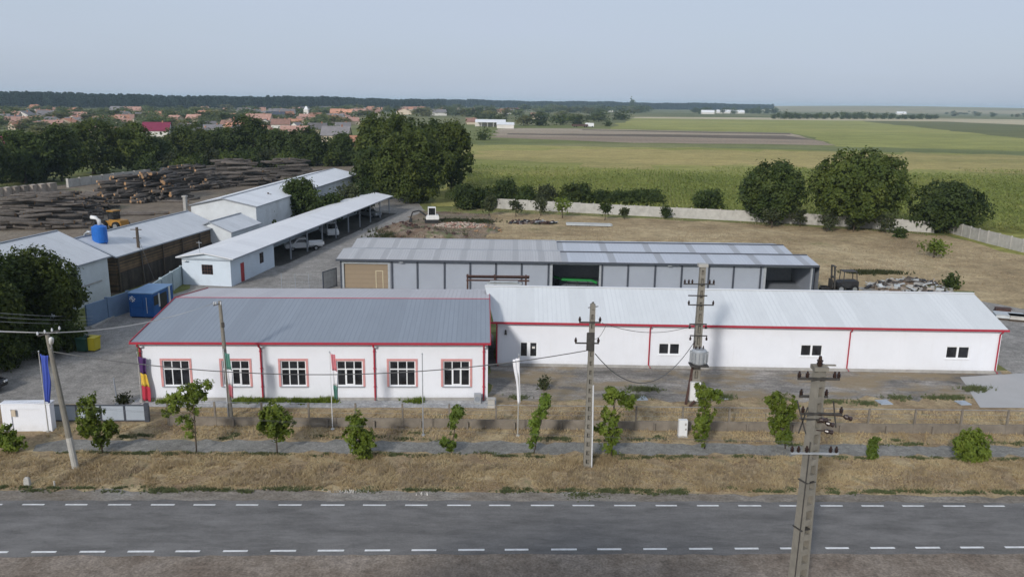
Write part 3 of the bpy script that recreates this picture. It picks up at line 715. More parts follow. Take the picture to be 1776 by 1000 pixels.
for i, (cx, tp, by, wp, lab) in enumerate(((575, 335, 385, 42, 'low shrub behind the carport roof next to the bushy tree'), (602, 320, 374, 40, 'shrub of the carport hedge halfway to the tree clump'), (632, 312, 368, 44, 'shrub at the tree-clump end of the carport hedge'), (548, 345, 390, 40, 'dark shrub tucked under the right flank of the bushy tree'), (453, 365, 405, 22, 'ivy-like shrub against the end wall of the white shed'))):
    ptree('shrub', lab, 'shrub', cx, tp, by, wp, 'leaf_olive' if i in (1,) else 'leaf_dark', 1600, .32, 50 + i, 'shrubs along the rear of the carport', low=.0, k=12)
LT = 'dark trees in a row beyond the log yard'
for i, (cx, tp, by, wp, mt, lab) in enumerate(((45, 226, 318, 78, 'leaf_dark', 'dark tree at the far left behind the stacked pale blocks'), (108, 212, 314, 52, 'leaf_dark', 'narrow dark tree just left of the broad olive crown beyond the logs'), (163, 205, 302, 92, 'leaf_walnut', 'broad olive-green tree with the highest crown beyond the logs'), (232, 214, 300, 66, 'leaf_walnut', 'dark tree left of the maroon roof, right of the broad olive crown'), (272, 240, 296, 40, 'leaf_dark', 'small dark tree right below the maroon roof'), (330, 216, 288, 72, 'leaf_walnut', 'dark green tree right of the maroon roof, behind the main log pile'), (388, 222, 285, 60, 'leaf_dark', 'dark tree in the middle of the row right of the maroon roof'), (432, 200, 285, 64, 'leaf_dark', 'tall dark tree in front of the pink village roof'), (478, 224, 286, 44, 'leaf_dark', 'dark tree below the red roofs, right of the tall one'), (532, 222, 288, 58, 'leaf_dark', 'rounded dark tree below the church tower'), (592, 234, 288, 42, 'leaf_dark', 'rounded tree between grey tiled house and tree clump'), (-30, 232, 330, 70, 'leaf_dark', 'dark tree cut by the left edge beyond the log yard'))):
    ptree('row_tree', lab, 'tree', cx, tp, by, wp * 1.22, mt, 9000, .42, 60 + i, LT, low=.06, k=20)
ptree('yard_tree', 'big dark leafy tree at the left edge over the blue wall', 'tree', 68, 432, 592, 165, 'leaf_walnut', 30000, .15, 80, None, low=.08, k=40, fr=.26)
ptree('yard_tree', 'dark tree at the left edge, below and left of the biggest leafy crown', 'tree', -20, 452, 640, 130, 'leaf_walnut', 20000, .15, 81, None, low=.04, k=26)
HG = 'shrubs and low trees along the driveway edge'
for i, (cx, tp, by, wp, lab) in enumerate(((20, 560, 640, 70, 'dark hedge shrub nearest the black car'), (75, 555, 620, 66, 'dark hedge shrub behind the lamp pole top'), (120, 560, 606, 50, 'dark hedge shrub just left of the yellow bin'))):
    ptree('hedge_shrub', lab, 'shrub', cx, tp, by, wp, 'leaf_dark', 6000, .12, 85 + i, HG, low=.0, k=12)
tree('yard_tree', 'tall tree outside the left edge shading the driveway', 'tree', (-43.5, 53.5), 9, 11, 'leaf_dark', 6000, .3, 90, None, low=.1, k=20)
tree('yard_tree', 'tall tree outside the left edge near the black car', 'tree', (-43.0, 47.5), 8, 12.5, 'leaf_dark', 6000, .3, 91, None, low=.1, k=20)
tree('yard_tree', 'dark tree at the left edge between the hedge shrubs and the big leafy tree', 'tree', (-42.0, 60.5), 8, 9.5, 'leaf_dark', 12000, .17, 92, None, low=.05, k=22)
# hedge of low trees along the back wall
HB = 'low trees and shrubs in a line along the back wall'
HB_L = ['first low tree of the back wall line, next to the tree clump', 'dark low tree second from the clump along the back wall', 'low tree with a rounded top in the left half of the wall line', 'shrubby low tree in the wall line behind the scrap heap', 'low tree in the wall line above the scrap heap end', 'taller lighter tree in the middle of the back wall line', 'upright dark tree beside the taller light one at the wall', 'broad low tree over the wall left of the bushy end', 'rounded shrub near the right end of the wall line', 'shrub second from the right end of the wall line', 'wide dark bush ending the wall line on the right']
for i, (cx, tp, by, wp, mt) in enumerate(((808, 322, 366, 46, 'leaf_dark'), (842, 325, 364, 40, 'leaf_dark'), (878, 312, 362, 44, 'leaf_dark'), (912, 324, 363, 40, 'leaf_dark'), (946, 322, 364, 42, 'leaf_olive'), (988, 318, 366, 40, 'leaf_walnut'), (1008, 319, 364, 36, 'leaf_dark'), (1042, 332, 364, 46, 'leaf_dark'), (1078, 331, 364, 42, 'leaf_dark'), (1104, 329, 364, 44, 'leaf_dark'), (1128, 330, 364, 48, 'leaf_dark'))):
    g = G(cx, by)
    ptree('low_tree', HB_L[i], 'shrub', cx, tp, by - 3, wp, mt, 4200, .25, 100 + i, HB, low=.02, k=12)
FT = 'small fruit trees on the lot before the back wall'
FT_L = ['small fruit tree on the lot nearest the tree clump', 'small fruit tree second from the clump, thin trunk', 'bright green fruit tree, the fullest of the left half of the row', 'small fruit tree with open crown left of the pale beams', 'slender fruit tree on a visible trunk above the pale beams', 'tiny sapling in front of the bare wall', 'narrow dark sapling against the pale wall', 'small V-shaped fruit tree between the two big walnut trees', 'small fruit tree before the big dome-crowned tree, left side', 'low fruit tree under the middle of the big dome-crowned tree', 'low fruit tree under the right flank of the big dome-crowned tree', 'round dark bush on the lot before the wall corner', 'flat-topped bush standing alone in the dry lot', 'small dark upright bush near the right rubble heap', 'fruit tree under the left dark walnut tree']
for i, (cx, tp, by, wp, mt) in enumerate(((848, 340, 374, 30, 'leaf_olive'), (895, 345, 375, 26, 'leaf_olive'), (975, 345, 378, 30, 'leaf_young'), (938, 342, 374, 28, 'leaf_olive'), (1049, 350, 382, 20, 'leaf_dark'), (1083, 362, 380, 13, 'leaf_olive'), (1153, 360, 379, 12, 'leaf_dark'), (1387, 362, 393, 25, 'leaf_olive'), (1434, 370, 402, 26, 'leaf_olive'), (1480, 372, 402, 34, 'leaf_olive'), (1535, 372, 404, 36, 'leaf_olive'), (1563, 396, 412, 24, 'leaf_dark'), (1619, 415, 447, 46, 'leaf_young'), (1649, 481, 500, 17, 'leaf_dark'), (1338, 362, 395, 34, 'leaf_olive'))):
    ptree('fruit_tree', FT_L[i], 'bush' if i in (11, 12, 13) else 'fruit tree', cx, tp, by, wp, mt, 520, .22, 130 + i, FT, low=.28 if i not in (11, 13) else .02, k=9)
# undergrowth below the row of trees and shade trees on the near side of the road
UG_L = ('leafy shrub filling the foot of the tree row left of the log piles', 'leafy shrub filling the foot of the tree row behind the log piles')
for i in range(22):
    x_ = -6 + i * 29 + random.uniform(-8, 8)
    if 112 < x_ < 250: continue
    by = 316 - max(0, x_) * .052 + random.uniform(-2, 3)
    ptree('row_shrub', UG_L[0 if x_ < 150 else 1], 'shrub', x_, by - random.uniform(22, 36), by, random.uniform(38, 56), ('leaf_dark', 'leaf_olive', 'leaf_walnut')[i % 3], 1500, .42, 300 + i, 'undergrowth of the tree row, ' + ('left' if x_ < 150 else 'behind the logs'), low=.0, k=10)
for i, (x_, y_, w_, h_) in enumerate(((-12.6, 5.0, 7, 14.9), (-9.0, 5.4, 7, 15.2), (-5.8, 4.6, 6, 15.4), (-3.2, 5.2, 5, 14.6))):
    tree('road_tree', 'roadside tree below the camera shading the near road edge', 'tree', (x_, y_), w_, h_, 'leaf_dark', 15000, .3, 340 + i, 'roadside trees on the near side', low=.5, k=18)
ptree('weed_bush', 'grey-green weed bush on the old asphalt before the hall', 'bush', 944, 651, 677, 17, 'leaf_olive', 350, .1, 150, None, low=.05, k=8)
ptree('weed_bush', 'dark bushy weed beside the grey gate post', 'bush', 215, 682, 700, 15, 'leaf_olive', 350, .1, 151, None, low=.05, k=8)

# ------------------------------------------------------------------ buildings
def wall_front(mb, x0, x1, z0, z1, holes, y, depth=.18):
    """vertical wall sheet at y with rectangular openings and their reveals"""
    xs = sorted({x0, x1, *[h[0] for h in holes], *[h[1] for h in holes]})
    for a, b_ in zip(xs, xs[1:]):
        hs = [h for h in holes if h[0] <= a + 1e-6 and h[1] >= b_ - 1e-6]
        if not hs: mb.poly([(a, y, z0), (b_, y, z0), (b_, y, z1), (a, y, z1)])
        else:
            h = hs[0]
            if h[2] > z0 + 1e-6: mb.poly([(a, y, z0), (b_, y, z0), (b_, y, h[2]), (a, y, h[2])])
            mb.poly([(a, y, h[3]), (b_, y, h[3]), (b_, y, z1), (a, y, z1)])
    for (a, b_, c, d) in holes:
        e = y + depth
        mb.poly([(a, y, c), (a, e, c), (a, e, d), (a, y, d)]); mb.poly([(b_, y, c), (b_, e, c), (b_, e, d), (b_, y, d)])
        mb.poly([(a, y, d), (b_, y, d), (b_, e, d), (a, e, d)]); mb.poly([(a, y, c), (b_, y, c), (b_, e, c), (a, e, c)])

def gable(mb, x0, x1, y0, yr, y1, ze, zr, z2, th=.10):
    """two-pitch roof slab, ridge along x"""
    mb.prism([(y0, ze), (yr, zr), (y1, z2), (y1, z2 - th), (yr, zr - th), (y0, ze - th)], x0, x1)
def gable_y(mb, y0, y1, x0, xr, x1, z0, zr, z1, th=.10):
    mb.prism([(x0, z0), (xr, zr), (x1, z1), (x1, z1 - th), (xr, zr - th), (x0, z0 - th)], y0, y1, 'y')

# --- white office with red trim ---------------------------------
TH = R(2.2)
A = Vector((-24.86, 51.60, 0)); dA = Vector((math.cos(TH), math.sin(TH), 0))
off = thing('office_building', 'white low office with red gutter, pink-framed windows and blue-grey roof', 'building', A, TH)
L_ = 23.3
def lx(pxx, pyy, z):           # local x on the office front for a photo pixel
    d = ray(pxx, pyy); n = Vector((-math.sin(TH), math.cos(TH), 0)); t = (A - Vector((0, 0, CAM_H))).dot(n) / d.dot(n)
    p_ = Vector((0, 0, CAM_H)) + d * t; return (p_ - A).dot(dA), p_.z
wins = []
for (a, b_) in ((281, 331), (384, 434.5), (486, 532), (583, 630), (674.5, 721), (768.5, 815)):
    xa, za = lx(a, 623.5, 0); xb, zb = lx(b_, 665, 0); wins.append((xa, xb, 1.03, 2.84))
mb = MB(); wall_front(mb, 0, L_, 0, 4.15, wins, 0)
mb.poly([(0, 0, 0), (0, 0, 4.15), (0, 8, 5.1), (0, 15, 4.2), (0, 15, 0)]); mb.poly([(L_, 0, 0), (L_, 0, 4.15), (L_, 8, 5.1), (L_, 15, 4.2), (L_, 15, 0)])
mb.poly([(0, 15, 0), (L_, 15, 0), (L_, 15, 4.2), (0, 15, 4.2)])
mb.build('wall', M['white_wall'], off)
mb = MB(); mb.b(-.02, L_ + .02, -.05, -.004, 0, .22); mb.build('plinth', M['plinth'], off)
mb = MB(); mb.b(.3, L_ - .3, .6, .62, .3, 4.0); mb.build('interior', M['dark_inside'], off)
mb = MB(); mb.prism([(-.38, 4.24), (8, 5.24), (8, 5.14), (-.38, 4.14)], -.38, L_ + .15); rf = mb.build('roof', M['office_roof'], off)
mb = MB(); mb.prism([(8.003, 5.24), (15.3, 4.30), (15.3, 4.2), (8.003, 5.14)], -.38, L_ + .15); mb.build('rear_roof', M['office_rear'], off)
mb = MB(); mb.tube([(-.4, 8.0, 5.25), (L_ + .2, 8.0, 5.25)], .03, 6)
mb.build('ridge_cap', M['red_trim'], rf)
for xx in (-.41, L_ + .18):
    mb = MB(); mb.beam((xx, -.40, 4.20), (xx, 8, 5.20), .05, .2); mb.beam((xx, 8, 5.20), (xx, 15.3, 4.26), .05, .2)
    mb.build('verge_trim', M['red_trim'], rf)
mb = MB(); mb.b(-.42, L_ + .2, -.52, -.385, 4.12, 4.25); mb.build('gutter', M['red_trim'], off)
for pxx in (246.5, 454, 650, 839):
    xx = lx(pxx, 640, 0)[0]; mb = MB(); mb.tube([(xx, -.46, 4.1), (xx, -.46, 3.98), (xx, -.09, 3.75), (xx, -.09, .3), (xx, -.25, .12)], .065, 8)
    for z in (1.0, 2.3, 3.5): mb.b(xx - .09, xx + .09, -.14, -.006, z, z + .05)
    mb.build('downpipe', M['red_trim'], off, smooth=False)
for i, (xa, xb, za, zb) in enumerate(wins):
    mb = MB(); w_ = .15                                  # pink painted surround, three sides
    mb.b(xa - w_, xa - .002, -.035, -.004, za - .03, zb + w_); mb.b(xb + .002, xb + w_, -.035, -.004, za - .03, zb + w_); mb.b(xa - .001, xb + .001, -.035, -.004, zb + .002, zb + w_)
    wn = mb.build('window', M['pink_trim'], off)
    mb = MB(); fy0, fy1 = .06, .12; f = .07
    mb.b(xa, xa + f, fy0, fy1, za, zb); mb.b(xb - f, xb, fy0, fy1, za, zb)
    mb.b(xa + f, xb - f, fy0, fy1, za, za + f); mb.b(xa + f, xb - f, fy0, fy1, zb - f, zb)
    zt = za + (zb - za) * .66; mb.b(xa + f, xb - f, fy0 - .003, fy1, zt - .035, zt + .035)
    for k in (1, 2):
        xm = xa + (xb - xa) * k / 3; mb.b(xm - .03, xm + .03, fy0 + .003, fy1, za + f, zb - f)
    if i in (1, 3, 5):                                    # opening casement has a thicker frame
        xm0, xm1 = xa + (xb - xa) / 3, xa + (xb - xa) * 2 / 3
        mb.b(xm0 + .031, xm0 + .085, fy0 - .02, fy1 - .004, za + f, zt - .05); mb.b(xm1 - .085, xm1 - .031, fy0 - .02, fy1 - .004, za + f, zt - .05)
        mb.b(xm0 + .085, xm1 - .085, fy0 - .02, fy1 - .004, za + f, za + f + .07)
    mb.build('frame', M['white_pvc'], wn)
    mb = MB(); mb.b(xa + .01, xb - .01, .125, .135, za + .01, zb - .01); mb.build('pane', M['glass'], wn)
    mb = MB(); mb.b(xa - .08, xb + .08, -.12, .05, za - .055, za - .004); mb.build('sill', M['galv'], wn)

# --- long white hall ---------------------------------------------
TB = R(-.5); B = Vector((-1.09, 60.01, 0)); dB = Vector((math.cos(TB), math.sin(TB), 0))
hall = thing('long_hall', 'long white hall with pale metal roof and red gutter behind the old yard', 'building', B, TB)
LB = 38.72
def hx(pxx, pyy):
    d = ray(pxx, pyy); n = Vector((-math.sin(TB), math.cos(TB), 0)); t = (B - Vector((0, 0, CAM_H))).dot(n) / d.dot(n)
    p_ = Vector((0, 0, CAM_H)) + d * t; return (p_ - B).dot(dB), p_.z
hw = []
for (a, b_, c, d) in ((1142.5, 1178.5, 594.5, 615), (1389, 1425.5, 597, 618), (1642, 1680, 600, 622)):
    xa, zt = hx(a, c); xb, zb = hx(b_, d); hw.append((xa, xb, zb, zt))
xa, zt = hx(902, 592.5); xb, zb = hx(931.5, 619); door = (xa, xb, zb, zt)
holes = hw + [door]
mb = MB(); wall_front(mb, 0, LB, .25, 3.58, holes, 0)
for xx in (0, LB): mb.poly([(xx, 0, .25), (xx, 0, 3.58), (xx, 5, 5.1), (xx, 10, 3.58), (xx, 10, .25)])
mb.poly([(0, 10, .25), (LB, 10, .25), (LB, 10, 3.58), (0, 10, 3.58)]); mb.build('wall', M['white_wall'], hall)
mb = MB(); mb.b(-.02, LB + .02, -.035, 10.03, 0, .25); mb.build('plinth', M['plinth'], hall)
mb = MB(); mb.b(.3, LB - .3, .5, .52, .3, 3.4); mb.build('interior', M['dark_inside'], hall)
mb = MB()
n0 = len(mb.v)
pf = [(-.3, 3.66), (5.0, 5.24), (10.3, 3.66), (10.3, 3.56), (5.0, 5.14), (-.3, 3.56)]
for k, xs in enumerate(((-.28, -1.2, -.9, -.9, -1.2, -.28), (LB + .25,) * 6)):
    for (yy, zz), xx in zip(pf, xs): mb.v.append((xx, yy, zz))
mb.f += [(5, 4, 3, 2, 1, 0), (6, 7, 8, 9, 10, 11)] + [(i, (i + 1) % 6, 6 + (i + 1) % 6, 6 + i) for i in range(6)]
rf = mb.build('roof', M['hall_roof'], hall)
mb = MB(); mb.beam((-1.2, 5, 5.27), (LB + .27, 5, 5.27), .3, .04); mb.build('ridge_cap', M['roof_white'], rf)
mb = MB(); mb.b(-.5, LB + .3, -.44, -.303, 3.50, 3.64); mb.build('gutter', M['red_trim'], hall)
for pxx in (861.5, 1126, 1472, 1731):
    xx = hx(pxx, 600)[0]; mb = MB(); mb.tube([(xx, -.37, 3.5), (xx, -.37, 3.42), (xx, -.08, 3.2), (xx, -.08, .3), (xx + .12, -.28, .12)], .055, 8)
    mb.build('downpipe', M['red_trim'], hall)
for (xa, xb, za, zb) in hw:
    xm = (xa + xb) / 2
    mb = MB(); f = .07
    mb.b(xa, xa + f, .03, .1, za, zb); mb.b(xb - f, xb, .03, .1, za, zb); mb.b(xa + f, xb - f, .03, .1, za, za + f); mb.b(xa + f, xb - f, .03, .1, zb - f, zb)
    mb.b(xm - .07, xm + .07, .027, .1, za + f, zb - f); wn = mb.build('window', M['white_pvc'], hall)
    mb = MB(); mb.b(xa + .01, xb - .01, .11, .12, za + .01, zb - .01); mb.build('pane', M['glass'], wn)
    mb = MB(); mb.b(xa - .06, xb + .06, -.08, .02, za - .05, za - .004); mb.build('sill', M['white_pvc'], wn)
xa, xb, za, zb = door; xm = (xa + xb) / 2
mb = MB(); f = .07
mb.b(xa, xa + f, .03, .1, za, zb); mb.b(xb - f, xb, .03, .1, za, zb); mb.b(xa + f, xb - f, .03, .1, za, za + f); mb.b(xa + f, xb - f, .03, .1, zb - f, zb); mb.b(xm - .13, xm + .13, .027, .1, za + f, zb - f)
wn = mb.build('window', M['white_pvc'], hall); wn['label'] = 'taller two-leaf window near the corner with a paper notice'
mb = MB(); mb.b(xa + .01, xb - .01, .11, .12, za + .01, zb - .01); mb.build('pane', M['glass'], wn)
mb = MB(); mb.b(xb - .40, xb - .18, .095, .108, zb - .55, zb - .38); mb.build('notice', M['house_white'], wn)
xx, zz = hx(877, 575.5); mb = MB(); mb.box((xx, -.1, zz), (.2, .18, .34), top=(.6, .6)); mb.tube([(xx, -.02, zz + .1), (xx, -.18, zz + .22)], .03); mb.build('wall_lamp', M['iron'], hall)

# --- grey warehouse behind ----------------------------------------
WY = 86.0
ware = thing('warehouse', 'long pale grey panel warehouse with dark posts behind the white hall', 'building', (0, WY, 0))
wx = lambda pxx, pyy=475: V(pxx, pyy, WY).x
X0, X1 = wx(590, 470), wx(1412, 475)
ops = [(wx(597, 480), wx(673, 480), 0, 2.75), (wx(958, 480), wx(1039, 480), 0, 2.95), (wx(1328, 480), wx(1406, 480), 0, 2.95)]
mb = MB(); wall_front(mb, X0, X1, 0, 3.25, ops, 0, .3)
for xx in (X0, X1): mb.poly([(xx, 0, 0), (xx, 0, 3.25), (xx, 3.5, 3.65), (xx, 8, 3.0), (xx, 11.5, 3.35), (xx, 15.5, 2.9), (xx, 15.5, 0)])
mb.poly([(X0, 15.5, 0), (X1, 15.5, 0), (X1, 15.5, 2.9), (X0, 15.5, 2.9)]); mb.build('wall', M['panel'], ware)
xs = [ops[0][1] + .45] + [wx(q) for q in (724, 771, 815.5, 860, 904.5, 951, 1044, 1089, 1136, 1182, 1229, 1272, 1319)] + [X1 - .1, X0 + .1]
for xx in xs:
    mb = MB(); mb.b(xx - .09, xx + .09, -.12, -.004, 0, 3.2); mb.build('post', M['dark_steel'], ware)
XS = wx(975, 430)
mb = MB(); mb.prism([(-.35, 3.34), (3.5, 3.78), (3.5, 3.68), (-.35, 3.24)], X0 - .3, XS - .006); mb.prism([(3.506, 3.78), (8, 3.1), (8, 3.0), (3.506, 3.68)], X0 - .3, XS - .006)
mb.prism([(8.006, 3.1), (11.6, 3.56), (15.8, 3.0), (15.8, 2.9), (11.6, 3.46), (8.006, 3.0)], X0 - .3, XS - .006)
mb.build('roof', M['ware_roof'], ware)['label'] = 'grey banded left stretch of the roof'
mb = MB(); mb.prism([(-.35, 3.34), (3.5, 3.72), (3.5, 3.62), (-.35, 3.24)], XS, X1 + .3); mb.prism([(3.506, 3.72), (8, 3.0), (8, 2.9), (3.506, 3.62)], XS, X1 + .3)
mb.prism([(8.006, 3.0), (11.6, 3.44), (15.8, 2.95), (15.8, 2.85), (11.6, 3.34), (8.006, 2.9)], XS, X1 + .3)
rf = mb.build('roof', M['ware_roof_new'], ware); rf['label'] = 'newer blue-grey right stretch of the roof'
mb = MB(); mb.beam((XS, 3.5, 3.76), (X1 + .3, 3.5, 3.76), .3, .07); mb.beam((XS, 11.6, 3.48), (X1 + .3, 11.6, 3.48), .3, .07); mb.build('ridge_cap', M['dark_steel'], rf)
mb = MB(); mb.b(X0 - .35, X1 + .35, -.52, -.353, 3.12, 3.32); mb.build('gutter', M['dark_steel'], ware)
for k, (a, b_, c, d) in enumerate(ops):
    mb = MB(); mb.b(a - .25, a - .004, -.07, -.004, c, d + .22); mb.b(b_ + .004, b_ + .25, -.07, -.004, c, d + .22); mb.b(a - .003, b_ + .003, -.07, -.004, d + .004, d + .22)
    mb.build('door_frame', M['galv'], ware)
a, b_, c, d = ops[0]; mb = MB(); mb.b(a + .005, b_ - .005, .12, .2, .02, d - .005); gd = mb.build('roll_door', M['beige_door'], ware)
q0, q1 = wx(651.5, 485), wx(664.5, 485); mb = MB(); f = .07; mb.b(q0, q0 + f, .08, .118, .05, 2.0); mb.b(q1 - f, q1, .08, .118, .05, 2.0); mb.b(q0 + f, q1 - f, .08, .118, 1.93, 2.0); mb.build('wicket_frame', M['cream'], gd)
for k in (1, 2):
    a, b_, c, d = ops[k]
    mb = MB(); mb.poly([(a - 1, 7, 0), (b_ + 1, 7, 0), (b_ + 1, 7, 3), (a - 1, 7, 3)]); mb.poly([(a - 1, .31, 0), (a - 1, 7, 0), (a - 1, 7, 3), (a - 1, .31, 3)]); mb.poly([(b_ + 1, .31, 0), (b_ + 1, 7, 0), (b_ + 1, 7, 3), (b_ + 1, .31, 3)])
    mb.poly([(a - 1, -.2, .03), (b_ + 1, -.2, .03), (b_ + 1, 7, .03), (a - 1, 7, .03)]); mb.poly([(a - 1, .31, 3.0), (b_ + 1, .31, 3.0), (b_ + 1, 7, 3.0), (a - 1, 7, 3.0)]); mb.build('bay_lining', M['grey_steel'], ware)
mb = MB()
for xx in (wx(1160), wx(697)): mb.box((xx, -.3, 3.05), (.4, .3, .12)); mb.tube([(xx, 0, 3.0), (xx, -.3, 3.05)], .03)
mb.build('floodlight', M['galv'], ware)
# green machine in the open bay
g = V(1000, 492, WY + 2.6)
gm = thing('farm_implement', 'bright green machine beam lying in the open warehouse bay', 'machine', (g.x, g.y, 0), R(-6))
mb = MB(); mb.box((0, 0, .72), (3.4, .5, .22)); mb.beam((-1.7, .1, .72), (-2.6, .5, .9), .2); mb.beam((1.7, 0, .72), (2.3, -.3, .5), .25); mb.build('beam', M['machine_green'], gm, bevel=.03)
for xx in (-1.2, 0, 1.2):
    mb = MB(); mb.tube([(xx, 0, .66), (xx + .1, -.3, .4), (xx, -.5, .02)], [.05, .05, .03], 6); mb.build('tine', M['machine_dark'], gm)
mb = MB(); mb.tube([(-2.2, -.12, .3), (-2.2, .12, .3)], .3, 14); mb.build('wheel', M['tyre'], gm)

# --- low white house with the long carport --------------------------
PH = R(-7.6)
Hs = Vector((-30.64, 85.96, 0)); W_ = 5.6; LC = 61.5; LH = 11.2
house = thing('gatehouse', 'low white house with red door continuing as a long white-roofed carport', 'building', Hs, PH)
# local frame: x to the right, y along the long axis; house right wall on x=0, left wall x=-W_
hol = [(-3.35, -2.05, 1.25, 2.35)]
mb = MB(); wall_front(mb, -W_, 0, 0, 3.1, hol, 0, .15)
mb.poly([(-W_, 0, 3.1), (0, 0, 3.1), (-W_ / 2, 0, 3.6)]); mb.poly([(-W_, 0, 0), (-W_, LC, 0), (-W_, LC, 3.1), (-W_, 0, 3.1)]); mb.poly([(-W_, LH, 0), (0, LH, 0), (0, LH, 3.1), (-W_, LH, 3.1)])
tmp = MB(); side = [(2.3, 3.25, .0, 2.15), (7.2, 8.3, 1.15, 2.4)]
wall_front(tmp, 0, LH, 0, 3.1, side, 0, .15)
n0 = len(mb.v); mb.v += [(-v[1], v[0], v[2]) for v in tmp.v]; mb.f += [tuple(n0 + i for i in f_) for f_ in tmp.f]
mb.build('wall', M['shed_white'], house)
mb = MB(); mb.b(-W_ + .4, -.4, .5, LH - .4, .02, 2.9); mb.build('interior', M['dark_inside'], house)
mb = MB(); gable_y(mb, -.45, LC + .3, -W_ - .45, -W_ / 2, .55, 3.18, 3.72, 3.16, .1); rf = mb.build('roof', M['carport_roof'], house)
mb = MB(); mb.b(.552, .60, -.45, LC + .3, 3.02, 3.17); mb.b(-W_ - .45, .55, -.50, -.452, 3.05, 3.12); mb.build('fascia', M['grey_steel'], rf)
mb = MB(); mb.b(-.10, -.05, 2.3, 3.25, .02, 2.15); dr = mb.build('door', M['red_door'], house); dr['label'] = 'plain red door'
mb = MB(); mb.tube([(-.05, 3.1, 1.05), (.02, 3.1, 1.05)], .03); mb.build('handle', M['galv'], dr)
def bars(mb, x0, x1, z0, z1, nx, nz, put):
    for i in range(nx + 1):
        x_ = x0 + (x1 - x0) * i / nx; put(mb, x_ - .025, x_ + .025, z0, z1)
    for j in range(nz + 1):
        z_ = z0 + (z1 - z0) * j / nz; put(mb, x0, x1, z_ - .024, z_ + .024)
mb = MB(); mb.b(-3.33, -2.07, .10, .12, 1.27, 2.33); wn = mb.build('window', M['glass'], house)
mb = MB(); bars(mb, -3.32, -2.08, 1.28, 2.32, 4, 3, lambda m_, a, b_, c, d: m_.b(a, b_, .02 + (.004 if b_ - a < .06 else 0), .055, c, d)); mb.build('window_grille', M['rust'], wn)
mb = MB(); mb.b(-.12, -.10, 7.22, 8.28, 1.17, 2.38); wn = mb.build('window', M['glass'], house)
mb = MB(); bars(mb, 7.22, 8.28, 1.17, 2.38, 2, 2, lambda m_, a, b_, c, d: m_.b(-.07, -.03 - (.004 if b_ - a < .06 else 0), a, b_, c, d)); mb.build('window_grille', M['rust'], wn)
k = LH + 5
while k < LC:
    mb = MB(); mb.b(-.08, .08, k - .08, k + .08, 0, 3.05); mb.b(-W_ + .05, .06, k - .05, k + .05, 3.06, 3.14); mb.build('carport_post', M['grey_steel'], house); k += 5.6
mb = MB(); mb.tube([(-W_ / 2 - .8, .3, 3.6), (-W_ / 2 - .8, .3, 4.9)], .03); mb.tube([(-W_ / 2 - 1.1, .3, 4.7), (-W_ / 2 - .5, .3, 4.7)], .02); mb.build('aerial', M['galv'], rf)
mb = MB(); mb.box((-W_ + .5, -.35, 2.75), (.5, .12, .1)); mb.build('lamp', M['lamp_grey'], house)

# --- sheds of the sawmill side ---------------------------------------
def shed(name, label, eave, ang, half, length, ze, zr, roofm, wallm, y0=0.0, over=.3, extra=None):
    """gabled shed: right eave line starts at eave (x, y); local x to the right of the axis, y along it"""
    t = thing(name, label, 'shed', (eave[0], eave[1], 0), R(-ang))
    mb = MB(); xr, xl = -half - .1, -2 * half - .2
    for yy in (y0, length): mb.poly([(-.25, yy, 0), (-.25, yy, ze - .12), (xr, yy, zr - .14), (xl + .25, yy, ze - .12), (xl + .25, yy, 0)])
    mb.poly([(-.25, y0, 0), (-.25, length, 0), (-.25, length, ze - .12), (-.25, y0, ze - .12)]); mb.poly([(xl + .25, y0, 0), (xl + .25, length, 0), (xl + .25, length, ze - .12), (xl + .25, y0, ze - .12)])
    mb.build('wall', wallm, t)
    mb = MB(); gable_y(mb, y0 - over, length + over, xl, xr, 0, ze, zr, ze, .09); rf = mb.build('roof', roofm, t)
    mb = MB(); mb.beam((xr, y0 - over, zr + .03), (xr, length + over, zr + .03), .3, .05); mb.build('ridge_cap', M['grey_steel'], rf)
    mb = MB(); mb.b(.003, .05, y0 - over, length + over, ze - .13, ze + .01)
    mb.beam((.02, y0 - over - .03, ze - .03), (xr, y0 - over - .03, zr - .03), .05, .14); mb.beam((xr, y0 - over - .03, zr - .03), (xl, y0 - over - .03, ze - .03), .05, .14)
    mb.build('trim', M['grey_steel'], rf)
    return t
ws = shed('wood_shed', 'long shed with boarded brown side wall and pale roof left of the white house', (-41, 82.2), 7.5, 4.3, 22, 3.9, 5.7, M['old_roof'], M['wood_slat'])
mb = MB(); mb.b(-.24, -.12, .3, 21.6, .02, 2.1); mb.build('dark_boarding', M['wood_dark'], ws)
for yy in (.2, 4.4, 8.6, 12.8, 17, 21.5):
    mb = MB(); mb.b(-.11, .02, yy - .08, yy + .08, 0, 3.8); mb.build('post', M['bark'], ws)
ls = shed('left_shed', 'wide pale-roofed shed with dirty white wall behind the big leafy tree', (-41.0, 79.2), 8, 5.6, 1.1, 4.3, 6.7, M['old_roof'], M['pale_wall'], y0=-20)
mb = MB(); mb.b(-.24, -.16, -19.8, -.1, 2.0, 2.12); mb.build('wall_ledge', M['plinth'], ls)
gs = shed('gable_shed', 'small grey-roofed gable shed between the boarded shed and the long white shed', (-35.6, 101.6), 8, 2.9, 8.0, 3.5, 4.75, M['old_roof'], M['pale_wall'])
mb = MB(); mb.b(-2.2, -1.1, -.05, -.01, .9, 1.9); mb.build('window', M['glass'], gs)
lg = shed('long_shed', 'long white-roofed shed running towards the clump of large trees', (-36.7, 115.5), 4.2, 5.0, 55, 5.0, 6.1, M['shed_roof'], M['pale_wall'])
mb = MB(); mb.b(-10.6, -10.2, -.9, -.4, 0, 6.2); mb.b(-10.7, -10.1, -1, -.3, 6.2, 6.4); mb.build('chimney', M['plinth'], lg)
